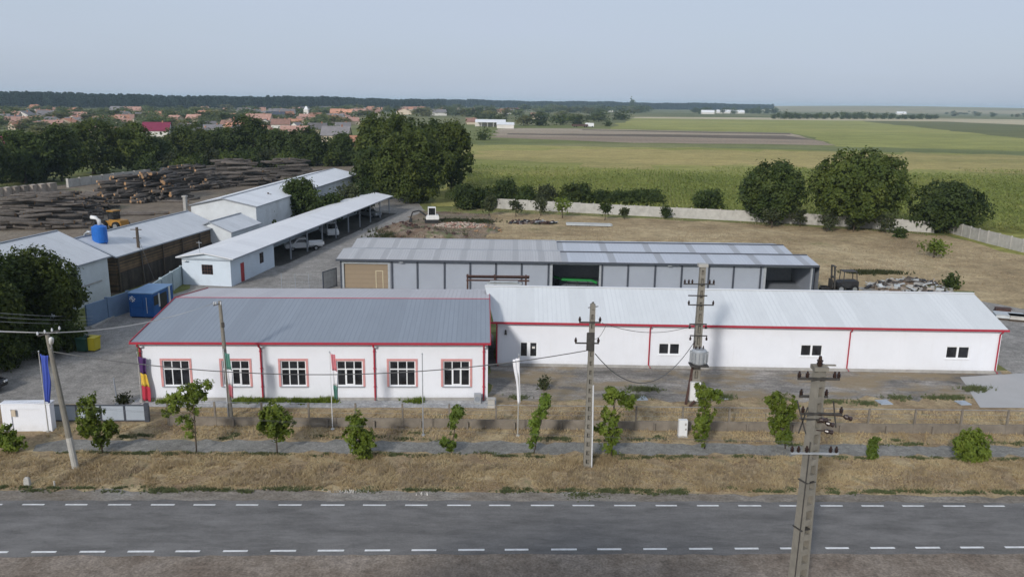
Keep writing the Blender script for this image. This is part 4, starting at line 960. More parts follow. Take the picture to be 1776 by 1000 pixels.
# blue dust collector on the boarded shed
e0 = Vector((-41, 82.2, 3.9)); ax_ = Vector((math.sin(R(7.5)), math.cos(R(7.5)), 0)); lf_ = Vector((-4.4 * math.cos(R(7.5)), 4.4 * math.sin(R(7.5)), 1.8))
nn = ax_.cross(lf_); dd_ = ray(174, 418); tt_ = (e0 - Vector((0, 0, CAM_H))).dot(nn) / dd_.dot(nn); g = Vector((0, 0, CAM_H)) + dd_ * tt_; YD = g.y
dc = thing('dust_collector', 'bright blue cylindrical dust collector with white elbow duct on the shed roof', 'dust collector', (g.x, YD, 0))
zb = V(173, 393, YD).z - 1.5; RD = 12.5 * mpp(YD, 6)
mb = MB(); mb.tube([(0, 0, g.z - .1), (0, 0, zb + .2), (0, 0, zb + 1.5)], [RD] * 3, 20); mb.tube([(0, 0, zb + 1.5), (0, 0, zb + 1.7)], [RD, RD * .5], 20); mb.build('drum', M['blue_bright'], dc, smooth=False)
mb = MB(); mb.tube([(.1, 0, zb + 1.6), (.05, 0, zb + 2.2), (-.25, 0, zb + 2.45), (-.75, 0, zb + 2.5)], .2, 12); mb.build('elbow_duct', M['machine_white'], dc, smooth=True)
mb = MB(); mb.tube([(-RD * .9, -.2, zb + .9), (-1.1, -.2, zb + 1.0), (-1.45, -.2, zb + .7), (-1.5, -.2, zb - .6)], .15, 10); mb.build('inlet_duct', M['galv'], dc, smooth=True)
mb = MB()
for a in (0, 1.57, 3.14, 4.71): mb.beam((math.cos(a) * RD * .85, math.sin(a) * RD * .85, g.z - 1.6), (math.cos(a) * RD * .85, math.sin(a) * RD * .85, g.z - .12), .1)
mb.build('support_leg', M['blue_bright'], dc)

# ------------------------------------------------------------------ walls, fences, gates
def wall_line(name, label, cat, pts, h, th, mat, panel=2.5, post=None, copem=None):
    o0 = pts[0]; t = thing(name, label, cat, (o0[0], o0[1], 0)); mb = MB(); pm = MB(); cp = MB()
    for a, b_ in zip(pts, pts[1:]):
        a, b_ = Vector((a[0] - o0[0], a[1] - o0[1], 0)), Vector((b_[0] - o0[0], b_[1] - o0[1], 0)); d = b_ - a; n = max(1, round(d.length / panel))
        for k in range(n):
            p0, p1 = a.lerp(b_, (k + .04) / n), a.lerp(b_, (k + .96) / n); hh = h * random.uniform(.97, 1.02)
            mb.beam(p0 + Vector((0, 0, hh / 2)), p1 + Vector((0, 0, hh / 2)), th, hh)
            q = a.lerp(b_, k / n); ang = math.atan2(d.y, d.x)
            pm.box((q.x, q.y, h * .52), (.2, th * 2.2, h * 1.04), ang)
    w_ = mb.build('panels', mat, t); pm.build('posts', post or mat, t)
    return t
wall_line('back_wall', 'long pale precast concrete wall along the far side of the dry lot', 'wall', [G(840, 360), G(870, 362), G(1100, 374), G(1300, 384), G(1450, 392), G(1622, 404)], 1.9, .1, M['wall_concrete'])
wall_line('side_wall', 'pale precast concrete wall running down the right side of the dry lot', 'wall', [G(1640, 402), (72.5, 122), (76, 90), (80, 70)], 1.9, .1, M['wall_concrete'])
wall_line('blue_wall', 'low bluish wall from the white house towards the left tree', 'wall', [(-36.45, 87.0), G(262, 528), ], 2.0, .16, M['aqua_wall'], 3)
wall_line('blue_wall', 'darker blue stretch of boundary wall beside the blue container', 'wall', [G(258, 529), G(150, 566)], 2.0, .16, M['blue_wall'], 3)
wall_line('yard_wall', 'long low pale slab wall left of the main log pile', 'wall', [G(118, 325), G(215, 312), G(318, 299)], 1.9, .25, M['wall_concrete'], 4)
for i in range(7):
    g = G(-2 + i * 15, 341 - i * 1.6)
    mb = MB(); mb.box((0, 0, .8), (1.5, 2.6, 1.6)); mb.box((0, 0, 1.68), (1.6, 2.7, .12))
    o = mb.build('block_stack', M['stone_pale'], None, bevel=.04); o.location = (g.x, g.y, 0)
    tag(o, 'pale stacked block in the row at the far left behind the dark log pile', 'block', 'row of pale stacked blocks at the far left')

mb = MB(); mb.beam(G(223, 537) + Vector((0, 0, .08)), G(152, 566) + Vector((.6, -.6, .08)), .18, .16); tag(mb.build('kerb', M['wall_concrete']), kind='structure')
# roadside fence: low concrete wall with posts and a wire rail
fy = lambda x: 47.55 + .0085 * x
F0, F1 = -21.4, 40.0
fen = thing('roadside_fence', 'low brown concrete panel fence with thin posts and wire along the footpath', 'fence', (0, 0, 0))
mb = MB(); x = F0; i = 0
while x < F1:
    x2 = min(F1, x + 2.93); hh = .62 + random.uniform(-.03, .03)
    mb.box(((x + x2) / 2, fy((x + x2) / 2), hh / 2), (x2 - x - .14, .09, hh), math.atan(.0085))
    x = x2
mb.build('panel_wall', M['fence_concrete'], fen)
x = F0
while x < F1 + .1:
    mb = MB(); mb.box((x, fy(x), .8), (.13, .13, 1.62), 0, (.8, .8)); mb.build('post', M['fence_concrete'], fen)
    mb = MB(); mb.b(x + 1.1, x + 1.2, fy(x) - .2, fy(x) - .05, 0, .5); mb.build('buttress', M['fence_concrete'], fen)
    x += 2.93
mb = MB()
for z, r_ in ((1.58, .016), (1.25, .006), (.95, .006)): mb.tube([(F0, fy(F0), z), (F1, fy(F1), z)], r_, 4)
mb.build('wire_rail', M['grey_steel'], fen)

# white gate wall and sliding gate
a, b_ = G(8, 748), G(92, 747); ang = math.atan2(b_.y - a.y, b_.x - a.x); Lg = (b_ - a).length
gw = thing('gate_wall', 'white rendered gate wall with a recessed panel beside the grey gate', 'wall', a, ang)
mb = MB(); hg = V(50, 701, a.y).z
mb.b(0, Lg, 0, .45, 0, hg); mb.b(0, .55, -.07, -.003, 0, hg - .01); mb.b(Lg - .55, Lg, -.07, -.003, 0, hg - .01); mb.b(.551, Lg - .551, -.07, -.003, hg - .32, hg - .01); mb.b(-.05, Lg + .05, -.1, .5, hg, hg + .06)
mb.build('wall_body', M['white_wall'], gw)
mb = MB(); mb.b(.62, .85, -.16, -.075, hg - .75, hg - .35); mb.build('intercom_box', M['house_beige'], gw)
a, b_ = G(93, 731), G(259, 731); ang = math.atan2(b_.y - a.y, b_.x - a.x); Lg = (b_ - a).length
sg = thing('sliding_gate', 'light grey sheet metal sliding gate in dark frame sections', 'gate', a, ang)
hg = 1.12
mb = MB()
for k in range(4): mb.b(Lg * k / 4 + .07, Lg * (k + 1) / 4 - .05, 0, .03, .12, hg - .05)
mb.build('gate_panel', M['gate_grey'], sg)
mb = MB(); mb.b(0, Lg, -.02, .05, hg - .05, hg + .02); mb.b(0, Lg, -.02, .05, .05, .12)
for k in range(5): mb.b(Lg * k / 4 - .06, Lg * k / 4 + .06, -.03, .06, .121, hg - .051)
mb.b(Lg - .25, Lg + .02, -.05, .10, 0, 1.25); mb.build('gate_frame', M['dark_steel'], sg)
g = G(204, 700)
gp = thing('gate_post', 'slim dark metal pole standing behind the grey gate', 'pole', g)
mb = MB(); mb.tube([(0, 0, 0), (-.1, 0, V(201, 655, g.y).z)], .045, 8); mb.b(-.15, .15, -.15, .15, 0, .06); mb.build('pole', M['grey_steel'], gp)
# mesh fence and steel gate leaf at the warehouse yard
g0, g1 = G(489, 503), G(560, 503)
yf = thing('mesh_fence', 'see-through wire mesh fence panels across the concrete yard', 'fence', g0)
n = 3
for k in range(n + 1):
    p_ = (g1 - g0) * (k / n); mb = MB(); mb.box((p_.x, p_.y, .9), (.06, .06, 1.8)); mb.build('post', M['grey_steel'], yf)
mb = MB()
for z in (.1, .5, .9, 1.3, 1.75): mb.beam(Vector((0, 0, z)), (g1 - g0) + Vector((0, 0, z)), .012)
for k in range(28):
    p_ = (g1 - g0) * (k / 27); mb.beam(p_ + Vector((0, .02, .05)), p_ + Vector((0, .02, 1.75)), .008)
mb.build('wire_mesh', M['galv'], yf)
g0, g1 = G(561, 504), G(584, 496)
gl = thing('gate_leaf', 'grey sheet steel gate leaf standing open by the warehouse corner', 'gate', g0, math.atan2((g1 - g0).y, (g1 - g0).x)); Lg = (g1 - g0).length
mb = MB(); mb.b(.05, Lg - .05, -.02, .02, .15, 2.0); mb.build('leaf_panel', M['plinth'], gl)
mb = MB(); mb.b(0, Lg, -.04, .04, 2.0, 2.08); mb.b(0, Lg, -.04, .04, .08, .15); mb.b(-.06, .05, -.05, .05, 0, 2.1); mb.b(Lg - .05, Lg + .05, -.05, .05, 0, 2.1); mb.build('leaf_frame', M['dark_steel'], gl)

# ------------------------------------------------------------------ utility poles
def slotted_shaft(h, w0, w1, d0, d1, step=.75, fl=.28):
    """precast pole: two tapered flanges, thin web, cross ribs leaving a ladder of recesses"""
    mb = MB(); n = max(4, int(h / step))
    def sec(z): f = z / h; return w0 + (w1 - w0) * f, d0 + (d1 - d0) * f
    for s_ in (-1, 1):
        a, b_ = sec(0), sec(h)
        k = len(mb.v)
        for (w_, d_, z) in ((*a, 0), (*b_, h)):
            xo, xi = s_ * w_ / 2, s_ * w_ / 2 * (1 - 2 * fl)
            for (x_, y_) in ((xo, -d_ / 2), (xi, -d_ / 2), (xi, d_ / 2), (xo, d_ / 2)): mb.v.append((x_, y_, z))
        mb.f += [(k + 3, k + 2, k + 1, k), (k + 4, k + 5, k + 6, k + 7)] + [(k + i, k + (i + 1) % 4, k + 4 + (i + 1) % 4, k + 4 + i) for i in range(4)]
    for i in range(n + 1):
        z = h * i / n; w_, d_ = sec(min(z, h * .999)); hh = .26 if i < n else .34
        mb.box((0, 0, min(z + .1, h - .1)), (w_ * (1 - 2 * fl) * 1.04, d_ * .96, hh))
    a, b_ = sec(0), sec(h); mb.box((0, 0, h / 2), (a[0] * (1 - 2 * fl) * 1.04, .03, h * .99), 0, (b_[0] / a[0], 1))
    return mb
def insulator(mb, p_, hgt=.26, r=.085):
    x_, y_, z_ = p_
    mb.tube([(x_, y_, z_), (x_, y_, z_ + hgt * .3), (x_, y_, z_ + hgt * .31), (x_, y_, z_ + hgt * .6), (x_, y_, z_ + hgt * .61), (x_, y_, z_ + hgt)], [r * .6, r, r * .65, r, r * .6, r * .45], 10)
UP_ = 'concrete and wooden utility poles of the site'
def pole(name, label, bx, by, top_y, build, rz=0.0):
    g = G(bx, by); h = V(bx, top_y, g.y).z
    t = thing(name, label, 'utility pole', g, rz, None)
    build(t, h, g); return t, g, h
def arm_part(t, z, xl, xr, ins, y=0.0, th=.09, mat='iron', name='cross_arm', ins_m='porcelain', down=False):
    mb = MB(); mb.beam((xl, y, z), (xr, y, z), th); o = mb.build(name, M[mat], t)
    for x_ in ins:
        mb = MB(); insulator(mb, (x_, y, z + .05 if not down else z - .32)); mb.build('insulator', M[ins_m], o)
    return o
# near pole at the lower right
gN = Vector((12.15, 30.3, 0)); hN = V(1418, 640, gN.y).z
nx = lambda a, b_: (V(a, b_, gN.y).x - gN.x, V(a, b_, gN.y).z)
near = thing('utility_pole', 'tall slotted concrete pole rising in the right foreground, crowded with brown insulators', 'utility pole', gN, 0)
o = slotted_shaft(hN, .58, .36, .56, .36, .66, .20).build('shaft', M['pole_concrete'], near); o.rotation_euler.z = R(24)
mb = MB(); mb.box((0, 0, hN + .07), (.56, .5, .16)); mb.b(-.30, .62, -.05, .05, hN + .152, hN + .2); o = mb.build('pole_cap', M['pole_concrete'], near)
mb = MB(); insulator(mb, (-.05, -.1, hN + .16), .42, .13); mb.build('insulator', M['porcelain'], o)
for (a, b_, yy, xl, xr, ins) in ((1418, 653, -.24, 1380, 1452, (1382, 1396, 1443, 1450)), (1412, 691, .26, 1390, 1440, (1393, 1437)), (1416, 713, -.26, 1386, 1456, (1388, 1454))):
    z = nx(a, b_)[1]; arm_part(near, z, nx(xl, b_)[0], nx(xr, b_)[0], [nx(q, b_)[0] for q in ins], yy)
for (q, yq, ang) in ((1464, 718, 20), (1433, 729, 15), (1431, 742, 10), (1422, 722, 0)):     # strain insulators lying on their side
    x_, z_ = nx(q, yq); mb = MB(); c = math.cos(R(ang)); s_ = math.sin(R(ang))
    mb.tube([(x_ - .16 * c, -.34, z_ + .16 * s_), (x_ - .05 * c, -.34, z_ + .05 * s_), (x_ + .05 * c, -.34, z_ - .05 * s_), (x_ + .16 * c, -.34, z_ - .16 * s_)], [.06, .11, .08, .1], 10)
    mb.tube([(x_ - .16 * c, -.34, z_ + .16 * s_), (0, -.30, z_ + .25 * s_)], .02, 5)
    mb.build('strain_insulator', M['porcelain'], near)
z = nx(1400, 779)[1]
arm_part(near, z, nx(1366, 779)[0], nx(1448, 779)[0], [nx(q, 770)[0] for q in (1369, 1380, 1394, 1435, 1445)], -.36, .07, 'galv')
mb = MB()
for (x0, y0, x1, y1) in ((1378, 690, 1392, 745), (1440, 690, 1444, 735), (1382, 720, 1436, 722), (1380, 745, 1396, 700)):
    a, b_ = nx(x0, y0), nx(x1, y1); mb.beam((a[0], -.33, a[1]), (b_[0], -.33, b_[1]), .045)
mb.tube([(-.30, -.40, 0), (-.26, -.38, 3), (-.22, -.36, 6), (-.2, -.34, nx(1400, 760)[1])], .025, 6); mb.build('bracing', M['iron'], near)
for zc in (3.1, 5.2):
    mb = MB(); mb.box((-.05, 0, zc), (.59 - zc * .017, .58 - zc * .015, .04), R(24)); mb.build('strap', M['iron'], near)
# slotted pole on the verge
gS = G(1018, 808); hS = V(1021, 527, gS.y).z; sx = lambda a, b_: (V(a, b_, gS.y).x - gS.x, V(a, b_, gS.y).z)
sp_ = thing('utility_pole', 'slotted concrete pole with two short cross-arms standing on the verge before the hall', 'utility pole', gS, 0)
slotted_shaft(hS, .42, .27, .42, .27, .52).build('shaft', M['pole_concrete'], sp_)
for (yy, xl, xr) in ((557, 1004, 1041), (593, 997, 1038)):
    z = sx(1020, yy)[1]; arm_part(sp_, z, sx(xl, yy)[0], sx(xr, yy)[0], [sx(xl + 1, yy)[0], sx(xr - 1, yy)[0]], -.2, .07)
z0 = sx(1018, 605)[1]; z1 = sx(1018, 574)[1]; mb = MB(); mb.b(-.30, .12, -.32, -.22, z0, z1); mb.build('junction_box', M['iron'], sp_, bevel=.02)
mb = MB(); mb.tube([(.24, -.17, 0), (.22, -.17, 2.2), (.17, -.15, 4.9)], .045, 8); mb.build('cable_conduit', M['lamp_grey'], sp_)
mb = MB(); mb.tube([(.0, 0, hS), (.02, 0, hS + .12)], .05); mb.tube([(-.25, 0, hS - .2), (.3, 0, hS - .12)], .025); mb.build('top_fitting', M['iron'], sp_)
# transformer pole in the yard
gT = G(1203, 698); hT = V(1215, 461, gT.y).z; tx = lambda a, b_: (V(a, b_, gT.y).x - gT.x, V(a, b_, gT.y).z)
tp = thing('transformer_pole', 'tall concrete pole carrying a grey transformer and white cabinet before the hall', 'utility pole', gT, 0)
xt = tx(1215, 461)[0]
slotted_shaft(hT, .58, .36, .56, .36, .8).build('shaft', M['pole_concrete'], tp)
mb = MB(); mb.box((0, 0, hT + .06), (.62, .5, .2)); mb.build('pole_cap', M['pole_light'], tp)
for (yy, xl, xr, ins, dn) in ((491, 1188, 1242, (1190, 1197, 1203, 1233, 1240), False), (511, 1196, 1229, (), False), (527, 1196, 1240, (1197, 1239), False), (560, 1198, 1228, (1199, 1227), True), (580, 1199, 1229, (1200, 1228), True)):
    z = tx(1213, yy)[1]; sh = 0
    arm_part(tp, z, tx(xl, yy)[0] - .15, tx(xr, yy)[0] - .15, [tx(q, yy)[0] - .15 for q in ins], -.26, .07, down=dn)
zc = tx(1212, 612)[1]
mb = MB(); mb.tube([(0, -.62, zc - .55), (0, -.62, zc - .45), (0, -.62, zc + .38), (0, -.62, zc + .48)], [.42, .5, .5, .4], 18)
for a in range(14):
    q = a * 2 * math.pi / 14; mb.box((math.cos(q) * .55, -.62 + math.sin(q) * .55, zc - .04), (.16, .03, .72), q)
tk = mb.build('transformer', M['galv'], tp)
for x_ in (-.25, 0, .25):
    mb = MB(); insulator(mb, (x_, -.62, zc + .48), .24, .06); mb.build('bushing', M['porcelain'], tk)
mb = MB(); mb.b(-.6, .6, -1.1, -.2, zc - .66, zc - .56); mb.build('platform', M['iron'], tp)
zl, zh = tx(1206, 692)[1], tx(1206, 658)[1]; mb = MB(); mb.b(-.42, .28, -.62, -.3, .35, zh); mb.build('cabinet', M['machine_white'], tp, bevel=.02)
mb = MB(); mb.beam((-.62, -.35, 0), (-.25, -.2, 3.0), .14); mb.beam((-.45, -.75, .0), (-.1, -.66, .4), .12); mb.tube([(-.3, -.28, .3), (-.3, -.27, 4.5)], .035, 6); mb.build('brace', M['rust'], tp)
# leaning lamp pole by the gate
gL = G(131, 811); pT = V(82, 580, gL.y - .4) - gL
lp = thing('street_lamp', 'leaning concrete street light pole crossing in front of the blue flag', 'street lamp', gL, 0)
mb = MB(); mb.tube([(0, 0, 0), tuple(pT * .5), tuple(pT)], [.17, .145, .11], 10); mb.build('pole', M['pole_concrete'], lp)
mb = MB(); mb.tube([(0, 0, 0), tuple(pT * .24)], [.176, .165], 10); mb.build('painted_base', M['pole_light'], lp)
q = pT * .9; mb = MB(); mb.tube([tuple(q), tuple(q + Vector((.25, -.3, .1))), tuple(q + Vector((.40, -.5, .45)))], .03, 6); la = mb.build('lamp_arm', M['galv'], lp)
mb = MB(); c = q + Vector((.42, -.55, .50)); mb.tube([tuple(c + Vector((-.10, .12, -.14))), tuple(c), tuple(c + Vector((.14, -.2, .26))), tuple(c + Vector((.2, -.3, .36)))], [.05, .11, .12, .05], 10); mb.build('lamp_head', M['machine_white'], la, smooth=True)
mb = MB(); mb.beam(pT + Vector((-.45, -.1, -.05)), pT + Vector((.65, .05, .22)), .07); ca = mb.build('cross_arm', M['iron'], lp)
for u in (.0, .33, .66, 1):
    mb = MB(); c = (pT + Vector((-.45, -.1, 0))).lerp(pT + Vector((.65, .05, .27)), u); insulator(mb, c, .18, .06); mb.build('insulator', M['lamp_grey'], ca)
mb = MB(); mb.tube([(0, 0, 1.02), tuple(pT * .17 + Vector((0, -.03, 0)))], .17, 10)
# dark pole before the office
gD = G(401, 726); hD = V(381, 522, gD.y).z; pD = V(381, 522, gD.y) - gD
dp_ = thing('utility_pole', 'dark slim pole leaning slightly before the office between two windows', 'utility pole', gD, 0)
mb = MB(); mb.tube([(0, 0, 0), tuple(pD * .5), tuple(pD)], [.15, .13, .10], 10); mb.build('shaft', M['pole_concrete'], dp_)
mb = MB(); mb.beam(pD + Vector((-.35, -.12, -.25)), pD + Vector((.15, -.12, -.1)), .06); ca = mb.build('bracket', M['iron'], dp_)
for u in (-.32, -.2, .1):
    mb = MB(); insulator(mb, pD + Vector((u, -.12, -.2)), .2, .06); mb.build('insulator', M['lamp_grey'], ca)
q = pD * .81; mb = MB(); mb.box(tuple(q + Vector((.12, -.16, 0))), (.16, .12, .3)); mb.build('meter_box', M['iron'], dp_)
# two poles further back
for (bx, by, tx_, ty, lab) in ((246, 492, 237, 394, 'dark wooden pole before the boarded brown shed'), (468, 397, 465, 334, 'wooden pole beside the long white shed end, behind the carport')):
    g = G(bx, by); p_ = V(tx_, ty, g.y) - g; t = thing('utility_pole', lab, 'utility pole', g, 0)
    mb = MB(); mb.tube([(0, 0, 0), tuple(p_)], [.22, .15], 8); mb.build('shaft', M['bark'], t)
    mb = MB(); mb.beam(p_ + Vector((-.7, 0, -.25)), p_ + Vector((.5, 0, -.25)), .09); mb.beam(p_ + Vector((-.5, 0, -1.2)), p_ + Vector((.4, 0, -1.2)), .07); mb.build('cross_arm', M['bark'], t)
    mb = MB(); mb.tube([tuple(p_ * .9), (1.2, -1.5, 0)], .02, 4); mb.tube([tuple(p_ * .85), (2.2, -1.2, 0)], .02, 4); mb.build('stay_wire', M['wire'], t)

# ------------------------------------------------------------------ overhead cables
def cable(label, a, b_, sag, rad, mat='wire', grp=None, n=28):
    a, b_ = Vector(a), Vector(b_); mb = MB()
    mb.tube([tuple(a.lerp(b_, i / n) - a - Vector((0, 0, 4 * sag * (i / n) * (1 - i / n)))) for i in range(n + 1)], rad, 5)
    o = mb.build('overhead_cable', M[mat]); o.location = a; return tag(o, label, 'cable', grp)
topL = gL + pT
cable('thick sagging cable from the lamp pole across the office front to the slotted pole', gL + pT * .88, gS + Vector((-.1, -.25, sx(1015, 604)[1])), 1.35, .028)
cable('cable looping low between the slotted pole and the transformer pole', gS + Vector((.2, -.2, sx(1027, 611)[1])), gT + Vector((-.25, -.3, tx(1202, 588)[1])), 2.3, .026)
cable('upper slack cable between the slotted pole and the transformer pole', gS + Vector((.5, -.2, sx(1038, 558)[1])), gT + Vector((-.3, -.3, tx(1196, 560)[1])), .55, .016)
cable('short drop loop hanging beside the slotted pole top', gS + Vector((.75, -.2, sx(1042, 560)[1])), gS + Vector((.1, -.25, sx(1022, 585)[1])), .25, .014)
GW = 'thin wires running left from the leaning lamp pole'
for i in range(5):
    c = topL + Vector((-.4 + .25 * i, -.08, .12)); cable('thin overhead wire running out of the photo left of the lamp pole', c, c + Vector((-26, 4 - i * .8, .8 + .35 * i)), .5, .008, 'wire_light', GW)
GW2 = 'thin wires from the lamp pole to the dark office pole'
for i in range(4):
    c = topL + Vector((-.4 + .3 * i, -.05, .12)); cable('thin overhead wire between the lamp pole and the dark office pole', c, gD + pD + Vector((-.3 + .1 * i, -.12, -.1 + .05 * i)), .45, .007, 'wire_light', GW2)
GW3 = 'faint high wires crossing the upper left yard'
for i in range(3):
    a = V(-60, 537 + i * 8, 48); b_ = V(238, 543 + i * 5, 84); cable('faint high wire crossing in front of the big left tree', a, b_, .4, .012, 'wire_light', GW3)
GW4 = 'long bare conductors of the near pole line'
for (za, dy) in ((nx(1380, 772)[1] + .3, -.36), (nx(1369, 772)[1] + .3, -.3)):
    cable('long faint conductor from the near pole to the left above the footpath', gN + Vector((-.6, dy, za)), Vector((-46, 41.5 + dy * 4, za - .5)), .9, .004, 'wire', GW4)

# ------------------------------------------------------------------ flags
def cloth(cols, w_, h_, t, pole_x, ztop, parent, seed, lean=0.0, taper=.25, bands='v'):
    """hanging flag in folds; cols listed from the top (v) as [(fraction, material, name)]"""
    rr = random.Random(seed); z = ztop; ph = rr.uniform(0, 6)
    nx_ = 12
    f0 = 0
    for (fr, mat, nm) in cols:
        nz = max(3, int(fr * 18)); mb = MB()
        for j in range(nz + 1):
            f = f0 + fr * j / nz
            for i in range(nx_ + 1):
                u = i / nx_; ww = w_ * (1 - taper * abs(f - .0) * 1.0) * (1 - .12 * math.sin(f * 7 + ph))
                mb.v.append((pole_x + .03 + u * ww + lean * f, -.02 + .06 * math.sin(u * 9 + ph + f * 3) + .05 * math.sin(u * 17 + f * 5), ztop - h_ * f - .10 * u * h_ * .4))
        for j in range(nz):
            for i in range(nx_):
                a = j * (nx_ + 1) + i; mb.f.append((a, a + 1, a + nx_ + 2, a + nx_ + 1))
        o = mb.build(nm, M[mat], parent, smooth=True)
        md = o.modifiers.new('thickness', 'SOLIDIFY'); md.thickness = .006
        f0 += fr
def flagpole(label, bx, by, top_y, mat='pole_light', r=.035):
    g = G(bx, by); h = V(bx, top_y, g.y).z; t = thing('flagpole', label, 'flagpole', g, 0)
    mb = MB(); mb.tube([(0, 0, 0), (0, 0, h)], [r, r * .75], 8); mb.tube([(0, 0, 0), (0, 0, .08)], [.12, .12], 10); mb.build('pole', M[mat], t)
    mb = MB(); mb.tube([(0, 0, h), (0, 0, h + .06), (0, 0, h + .12)], [.02, .055, .02], 8); mb.build('finial', M['galv'], t)
    return t, g, h
def flag(label, g, w_, zt, zb, cols, seed, lean=0.0, taper=.3, at_top=0.0):
    f = thing('flag', label, 'flag', g, 0); cloth(cols, w_, zt - zb, f, 0, zt, f, seed, lean, taper); return f
t, g, h = flagpole('white flagpole behind the gate wall carrying the blue flag', 84, 748, 611)
flag('plain blue flag drooping from its pole above the white gate wall', g, .62, V(82, 614, g.y).z, V(80, 695, g.y).z, [(1, 'flag_blue', 'cloth')], 1, .05, .55)
t, g, h = flagpole('flagpole at the office corner carrying the blue, yellow and red flag', 246, 697, 612)
flag('blue, yellow and red tricolour hanging at the office left corner', g, .50, V(248, 618, g.y).z, V(252, 693, g.y).z, [(.37, 'flag_navy', 'blue_band'), (.29, 'flag_yellow', 'yellow_band'), (.34, 'flag_red', 'red_band')], 2, .06, -.1)
t, g, h = flagpole('thin flagpole just right of the dark pole by the second window', 396, 728, 608, 'lamp_grey', .028)
flag('limp flag, green above, white and red below, beside the dark pole', g, .42, V(396, 611, g.y).z, V(403, 687, g.y).z, [(.36, 'flag_green', 'green_band'), (.36, 'flag_white', 'white_band'), (.28, 'flag_pink', 'red_band')], 3, .22, .55)
t, g, h = flagpole('thin flagpole between the third and fourth office windows', 577, 745, 612, 'lamp_grey', .028)
flag('furled flag, pinkish red above and dark green tip below, by the fourth window', g, .38, V(570, 612, g.y).z, V(583, 690, g.y).z, [(.36, 'flag_pink', 'red_band'), (.34, 'flag_white', 'white_band'), (.30, 'flag_green', 'green_band')], 4, .18, .45)
flagpole('bare grey flagpole without a flag near the last two office windows', 734, 755, 615, 'galv')
t, g, h = flagpole('flagpole carrying the long narrow white flag right of the office', 898, 756, 617)
flag('long narrow white flag drooping between the office and the hall', g, -.38, V(898, 620, g.y).z, V(901, 698, g.y).z, [(1, 'flag_white', 'cloth')], 5, .10, .6)

